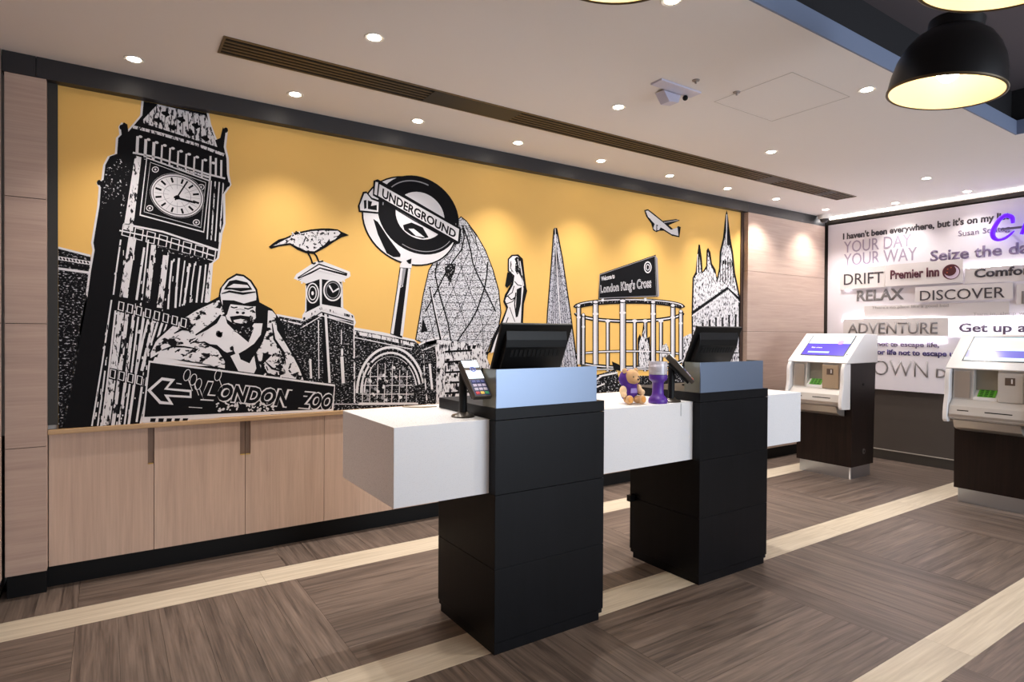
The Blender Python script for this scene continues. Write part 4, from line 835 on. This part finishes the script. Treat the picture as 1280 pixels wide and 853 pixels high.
# --- shard
a = Art('pointed_tower_print', 'thin pointed glass tower print').z(*ZF)
a.poly([(108, 195), (112, 188), (124, 188), (128, 205), (150, 320), (185, 560), (215, 790), (70, 790), (80, 560), (98, 330)], K, 2)
a.poly([(112, 215), (124, 215), (146, 330), (180, 560), (208, 785), (76, 785), (85, 560), (103, 330)], GS, 3)
for i in range(9): a.stroke([(118, 250), (90+i*14, 785)], 1.6, K, 4)
a.stroke([(116, 190), (120, 300), (136, 560), (150, 785)], 3, W, 5)
a.done()
# --- gasholder frame
a = Art('gasholder_print', 'round gasholder frame print of white columns')
a.z(*ZF)
def col_(x, y0, y1, w_, l=6): a.stroke([(x+1, y0), (x+1, y1)], w_+9, K, l).stroke([(x, y0), (x, y1)], w_, W, l+1).stroke([(x+w_*0.3, y0), (x+w_*0.3, y1)], w_*0.2, GR, l+2)
def arc_(cy, ry, w_, m, l, cx=432, rx=228, a0=0, a1=PI): a.stroke([(cx+rx*math.cos(t), cy+ry*math.sin(t)) for t in [a0+(a1-a0)*i/30 for i in range(31)]], w_, m, l)
for cy, ry in ((545, 36), (745, 34)): arc_(cy+5, ry, 17, K, 3); arc_(cy+5, ry, 5, W, 4)
for x in (340, 455, 567, 500): col_(x, 585, 800, 9, 4); a.ell(x, 585, 11, 7, W, 7, 0, 10)
arc_(530, -30, 24, K, 6); arc_(528, -30, 14, KS, 7); arc_(524, -30, 4, W, 8)
arc_(732, -18, 12, K, 6, a0=0.1, a1=PI-0.1); arc_(732, -18, 5, W, 7, a0=0.1, a1=PI-0.1)
arc_(800, -10, 9, K, 6); arc_(800, -10, 4, W, 7)
for x, y0, y1, w_ in [(216, 520, 770, 12), (236, 560, 770, 9), (288, 505, 770, 17), (404, 500, 800, 19), (534, 505, 760, 15), (618, 520, 740, 14), (652, 545, 750, 11)]:
    col_(x, y0, y1, w_, 9); a.ell(x, y0, w_*0.85, 9, K, 11, 0, 12).ell(x, y0-1, w_*0.6, 6, W, 12, 0, 12).ell(x, y0+50, w_*0.75, 6, W, 12, 0, 10)
# little church behind
a.poly([(468, 780), (468, 660), (478, 640), (484, 660), (492, 600), (496, 575), (501, 600), (508, 660), (520, 650), (524, 780)], K, 5).poly([(474, 780), (474, 680), (496, 620), (516, 690), (518, 780)], WV, 6)
a.poly([(565, 740), (575, 690), (590, 680), (600, 700), (604, 740)], WV, 5)
a.done()
# --- station name board
a = Art('station_board_print', 'slanted black station name board print').z(*ZF)
a.poly([(300, 492), (306, 384), (545, 302), (554, 482)], K, 12).poly([(543, 306), (553, 318), (560, 478), (552, 484)], GR, 13)
a.stroke([(306, 388), (541, 308), (548, 478), (304, 488)], 3, GR, 14, True)
a.text('Welcome to', [(312, 396), (368, 382), (370, 402), (313, 414)], W, 14, 0.03)
a.text('London King\'s Cross', [(308, 434), (526, 400), (527, 440), (309, 464)], W, 14, 0.035)
a.text('London King\'s Cross', [(308, 434), (526, 400), (527, 440), (309, 464)], K, 15, -0.014)
a.ell(511, 356, 16, 25, W, 14).ell(511, 356, 12, 20, K, 15).ring(511, 356, 7, 12, 3, W, 16)
a.stroke([(318, 490), (320, 502)], 10, W, 13).stroke([(500, 486), (502, 500)], 10, W, 13)
a.done()
# --- aeroplane
a = Art('aeroplane_print', 'small airliner print in the yellow sky').z(*ZF)
a.poly([(496, 112), (512, 108), (535, 125), (575, 158), (632, 150), (648, 156), (600, 176), (625, 198), (640, 180), (652, 184), (646, 228), (615, 222), (580, 200), (562, 200), (548, 206), (534, 198), (526, 170), (505, 140)], K, 3)
a.poly([(502, 116), (512, 114), (545, 140), (578, 166), (610, 196), (638, 186), (642, 222), (612, 214), (575, 190), (545, 176), (512, 140)], W, 4)
a.poly([(540, 172), (570, 178), (560, 196), (545, 200), (534, 190)], WS, 5).stroke([(580, 165), (640, 155)], 5, GR, 5).stroke([(515, 148), (522, 152)], 5, K, 5)
a.done()
# --- cathedral
a = Art('cathedral_print', 'gothic cathedral print with tall spires').z(*ZF)
a.poly([(700, 830), (698, 560), (700, 470), (702, 400), (715, 375), (722, 300), (728, 258), (734, 260), (742, 320), (745, 375), (760, 350), (762, 285), (768, 272), (778, 290), (785, 340), (800, 365), (806, 400), (815, 360), (818, 290), (832, 230), (843, 130), (848, 112), (853, 135), (864, 230), (875, 290), (884, 380), (895, 430), (905, 480), (905, 830)], K, 3)
a.poly([(706, 830), (704, 560), (708, 400), (722, 385), (729, 285), (740, 385), (765, 360), (768, 290), (780, 350), (800, 385), (808, 420), (822, 360), (826, 290), (846, 200), (858, 250), (868, 300), (878, 390), (898, 480), (902, 830)], WV, 4)
a.poly([(843, 140), (846, 118), (862, 230), (866, 262), (848, 262)], K, 5).stroke([(848, 130), (847, 260)], 4, W, 6).stroke([(730, 262), (728, 380)], 5, K, 5).stroke([(724, 300), (722, 380)], 3, W, 6)
a.stroke([(700, 552), (852, 445), (903, 492)], 12, K, 6).stroke([(700, 564), (852, 460), (903, 506)], 4, W, 7).stroke([(704, 535), (848, 432)], 3, W, 7)
for i in range(7): a.stroke([(718+i*28, 600-i*8+R.uniform(-6, 6)), (718+i*28, 700)], 7, K, 6).stroke([(727+i*28, 590-i*8), (727+i*28, 720)], 5, W, 7)
for r_ in range(4): a.stroke([(704, 740+r_*22), (900, 720+r_*24)], 5, WV if r_ % 2 else K, 6)
for i in range(6): a.stroke([(820+i*11, 310+abs(i-3)*10), (820+i*11, 420)], 3, K, 6)
for i in range(5): a.ell(835+i*9, 335+i*2, 3.5, 9, K, 6, 0, 8)
a.poly([(660, 655), (690, 640), (700, 640), (700, 830), (655, 830)], WV, 4)
a.done()
# ================================================================== LETTERED WALL BOARD
XB = 7.376
sign = thing('lettered_wall_board', (XB, 2.2, 0.80), 'large white wall board of raised grey and violet travel phrases', 'sign')
M_brd = mat('board_white', (232, 226, 232), 0.5)
M_slab = mat('slab_grey_white', (220, 213, 212), 0.5); M_slabw = mat('backlit_white_slab', (250, 248, 255), 0.5, emit=0.55)
mkbox('backing_board', (XB, 7.419, -0.6, 4.045, 0.800, 2.770), M_brd, sign, 0.002)
T_dk = mat('lettering_dark', (66, 60, 66), 0.5); T_pu = mat('lettering_violet_grey', (116, 100, 130), 0.5); T_lp = mat('lettering_pale_violet', (164, 151, 171), 0.5)
T_gr = mat('lettering_grey', (140, 134, 134), 0.5); T_lg = mat('lettering_pale_grey', (182, 176, 174), 0.5); T_mar = mat('lettering_maroon', (88, 34, 50), 0.4); T_nv = mat('lettering_navy_violet', (70, 56, 110), 0.5)
M_glow = mat('strip_glow', (250, 248, 255), 0.5, emit=22)
def yz(u, v, x=XB): q = atx(u, v, x); return q.y, q.z
def slab(u0, u1, vt, vb, th, m, label=None, nm='raised_panel'):
    um = min((u0+u1)/2, 1250); zt = yz(um, vt)[1]; zb_ = yz(um, vb)[1]; ya = yz(u0, vt)[0]; yb_ = yz(u1, vt)[0]
    return mkbox(nm, (XB-th, XB-th+0.007, yb_, ya, zb_, zt), m, sign, 0.001, label)
def words(s, u0, u1, vt, vb, m, th=0.0, bold=0.0, label=None, thick=0.004):
    """letters between picture columns u0..u1; th = how proud their panel stands"""
    X = XB-th-0.0005; um = (u0+u1)/2
    ya = yz(u0, vb, X)[0]; yb_ = yz(u1, vb, X)[0]; z0 = yz(um, vb, X)[1]; z1 = yz(um, vt, X)[1]
    c = bpy.data.curves.new('t', 'FONT'); c.body = s; c.offset = bold; c.resolution_u = 3; c.extrude = 0.0
    ob = bpy.data.objects.new('t', c); me = bpy.data.meshes.new_from_object(ob); bpy.data.objects.remove(ob)
    xs = [v.co.x for v in me.vertices]; a0, a1 = min(xs), max(xs)
    bm = bmesh.new(); bm.from_mesh(me)
    for v in bm.verts: v.co = Vector((X-thick-sign.location.x, ya+(v.co.x-a0)/(a1-a0)*(yb_-ya)-sign.location.y, z0+v.co.y/0.70*(z1-z0)-sign.location.z))
    r = bmesh.ops.extrude_face_region(bm, geom=list(bm.faces)); bmesh.ops.translate(bm, verts=[g for g in r['geom'] if isinstance(g, bmesh.types.BMVert)], vec=(thick, 0, 0))
    return mk('lettering', bm, m, sign, label=label, world=False)
words("I haven't been everywhere, but it's on my list", 1054, 1262, 278.5, 286.5, T_dk, 0, 0.03)
words('Susan Sontag', 1198, 1262, 285, 292, T_pu, 0, 0)
words('YOUR DAY', 1055, 1139, 297, 312, T_lp, 0, 0, 'large pale violet letters'); words('YOUR WAY', 1055, 1146, 313, 329, T_lp, 0, 0, 'large pale violet letters, second line')
words('Seize the day', 1163, 1300, 307, 321, T_pu, 0, 0.022, 'bold violet grey letters')
slab(1052, 1108, 334, 361, 0.032, M_slab); words('DRIFT', 1055, 1104, 341, 355, T_dk, 0.032, 0.0)
slab(1109, 1206, 328, 356, 0.045, M_slab, 'proud pale panel with maroon brand lettering'); words('Premier Inn', 1113, 1174, 336, 347, T_mar, 0.045, 0.03, 'maroon brand lettering')
# round night badge
yc, zc = yz(1189, 340, XB-0.046)
def disc(r, x, m, nm, lab=None, dy=0, dz=0, sy=1):
    bm = bmesh.new(); lathe(bm, [(r, 0), (r, 0.002)], 36); bmesh.ops.transform(bm, matrix=Matrix.Translation((x, yc+dy, zc+dz)) @ Matrix.Rotation(-PI/2, 4, 'Y') @ Matrix.Diagonal((1, sy, 1, 1)), verts=bm.verts); return mk(nm, bm, m, sign, label=lab)
disc(0.080, XB-0.0455, T_mar, 'moon_badge', 'round maroon badge with pale crescent moon'); disc(0.066, XB-0.0478, mat('badge_pale', (214, 196, 214), 0.5), 'moon_badge_crescent', 'pale crescent', -0.006, -0.006); disc(0.056, XB-0.0500, mat('badge_dark', (70, 24, 34), 0.5), 'moon_badge_sky', 'dark round night sky', 0.010, 0.014)
for dy, dz in ((0.03, 0.03), (0.0, 0.045), (0.035, -0.005)):
    bm = bmesh.new(); lathe(bm, [(0.007, 0), (0.007, 0.001)], 8); bmesh.ops.transform(bm, matrix=Matrix.Translation((XB-0.0522, yc+dy, zc+dz)) @ Matrix.Rotation(-PI/2, 4, 'Y'), verts=bm.verts); mk('moon_badge_star', bm, mat('star_rust', (176, 84, 54), 0.5), sign)
slab(1208, 1310, 333, 353, 0.030, M_slab); words('Comfort', 1218, 1296, 334, 344.5, T_dk, 0.030, 0.03)
slab(1146, 1268, 356.5, 376, 0.040, M_slab); words('DISCOVER', 1150, 1256, 361, 374, T_dk, 0.040, 0.0)
words('RELAX', 1071, 1130, 362, 375, T_gr, 0, 0.03); slab(1272, 1320, 357, 382, 0.030, M_slab); words('EXPLORE', 1277, 1380, 362, 378, T_gr, 0.030, 0.02)
slab(1081, 1262, 380, 396, 0.012, M_slab); words("There's no place like a good bed", 1090, 1186, 381.5, 385, T_lg, 0.012, 0); words('Turn in, sleep well', 1216, 1290, 390, 394, T_lg, 0.012, 0)
slab(1056, 1187, 398, 420, 0.034, M_slab); words('ADVENTURE', 1060, 1172, 403, 417, T_gr, 0.034, 0.01)
slab(1187, 1330, 399, 422, 0.030, M_slabw, 'bright backlit panel'); words('Get up and go', 1199, 1345, 404, 415, T_pu, 0.030, 0.02, 'violet grey letters on the bright panel')
words('We travel', 1030, 1088, 425, 432, T_lp, 0, 0.01); words('not to escape life,', 1096.5, 1174, 427.5, 433.5, T_pu, 0, 0.02); words('or life not to escape us', 1096.5, 1197, 438, 444.5, T_nv, 0, 0.03, 'darkest violet letters')
words('DOWN', 1074, 1160, 450, 470, T_gr, 0, -0.012, 'large thin grey letters'); words('DREAM', 1170, 1236, 462, 473.5, T_gr, 0, 0.02)
# hidden light strips that wash the board (seen as bright bands above the raised panels)
for u0, u1, v in ((1050, 1108, 333.0), (1207, 1300, 331.5), (1052, 1186, 396.5), (1094, 1186, 422.5), (1187, 1300, 401.5), (1056, 1064, 359.5), (1070, 1082, 392)):
    yA, zA = yz(u0, v); yB_ = yz(u1, v)[0]; zA = yz((u0+min(u1, 1250))/2, v)[1]
    mkbox('glow_strip', (XB-0.014, XB-0.004, yB_+0.02, yA-0.02, zA-0.026, zA-0.018), M_glow, sign)
# purple neon handwriting held in front of the board
neon = thing('neon_sign', (7.22, 2.30, 2.50), 'glowing purple handwritten neon lettering in front of the lettered wall', 'neon sign')
M_neon = mat('purple_neon', (80, 8, 255), 0.4, emit=1.1)
XN = 7.22
def npt(u, v): return tuple(atx(u, v, XN))
tube_pts = [(1266, 279), (1265, 272), (1258, 269.5), (1251, 273), (1245, 281), (1241, 290), (1242, 297), (1248, 300), (1256, 298), (1263, 293), (1268, 288.5)]
wd = [0.014, 0.020, 0.020, 0.019, 0.020, 0.022, 0.020, 0.016, 0.014, 0.011, 0.005]
def smooth_path(P_, W_, k=6):
    o_, w_ = [], []; n = len(P_)
    for i in range(n-1):
        p0, p1, p2, p3 = [Vector(P_[max(0, min(n-1, j))]) for j in (i-1, i, i+1, i+2)]
        for s in range(k):
            t = s/k; o_.append(0.5*((2*p1)+(p2-p0)*t+(2*p0-5*p1+4*p2-p3)*t*t+(3*p1-p0-3*p2+p3)*t**3)); w_.append(W_[i]+(W_[i+1]-W_[i])*t)
    return o_+[Vector(P_[-1])], w_+[W_[-1]]
bm = bmesh.new(); tube(bm, *smooth_path([npt(*p) for p in tube_pts], wd), 14); mk('neon_letter', bm, M_neon, neon, smooth='all', label='purple glowing letter C')
for pts in ([(1277, 293), (1282, 280), (1288, 268), (1291, 262), (1286, 280), (1284, 294), (1290, 283), (1296, 283), (1296, 294)], ):
    bm = bmesh.new(); tube(bm, [npt(*p) for p in pts], 0.016, 12); mk('neon_letter', bm, M_neon, neon, smooth='all', label='purple glowing letter h, mostly out of view')
y0n = npt(1249, 285)[1]
mkbox('mounting_bar', (XN+0.03, XN+0.05, 0.9, y0n, npt(1262, 285)[2]-0.010, npt(1262, 285)[2]+0.010), mat('grey_mounting_bar', (130, 126, 128), 0.4, 0.4), neon)
for yy in (y0n-0.03, 1.6): mkbox('standoff', (XN+0.05, XB-0.001, yy-0.008, yy+0.008, npt(1262, 285)[2]-0.008, npt(1262, 285)[2]+0.008), M_steel, neon)
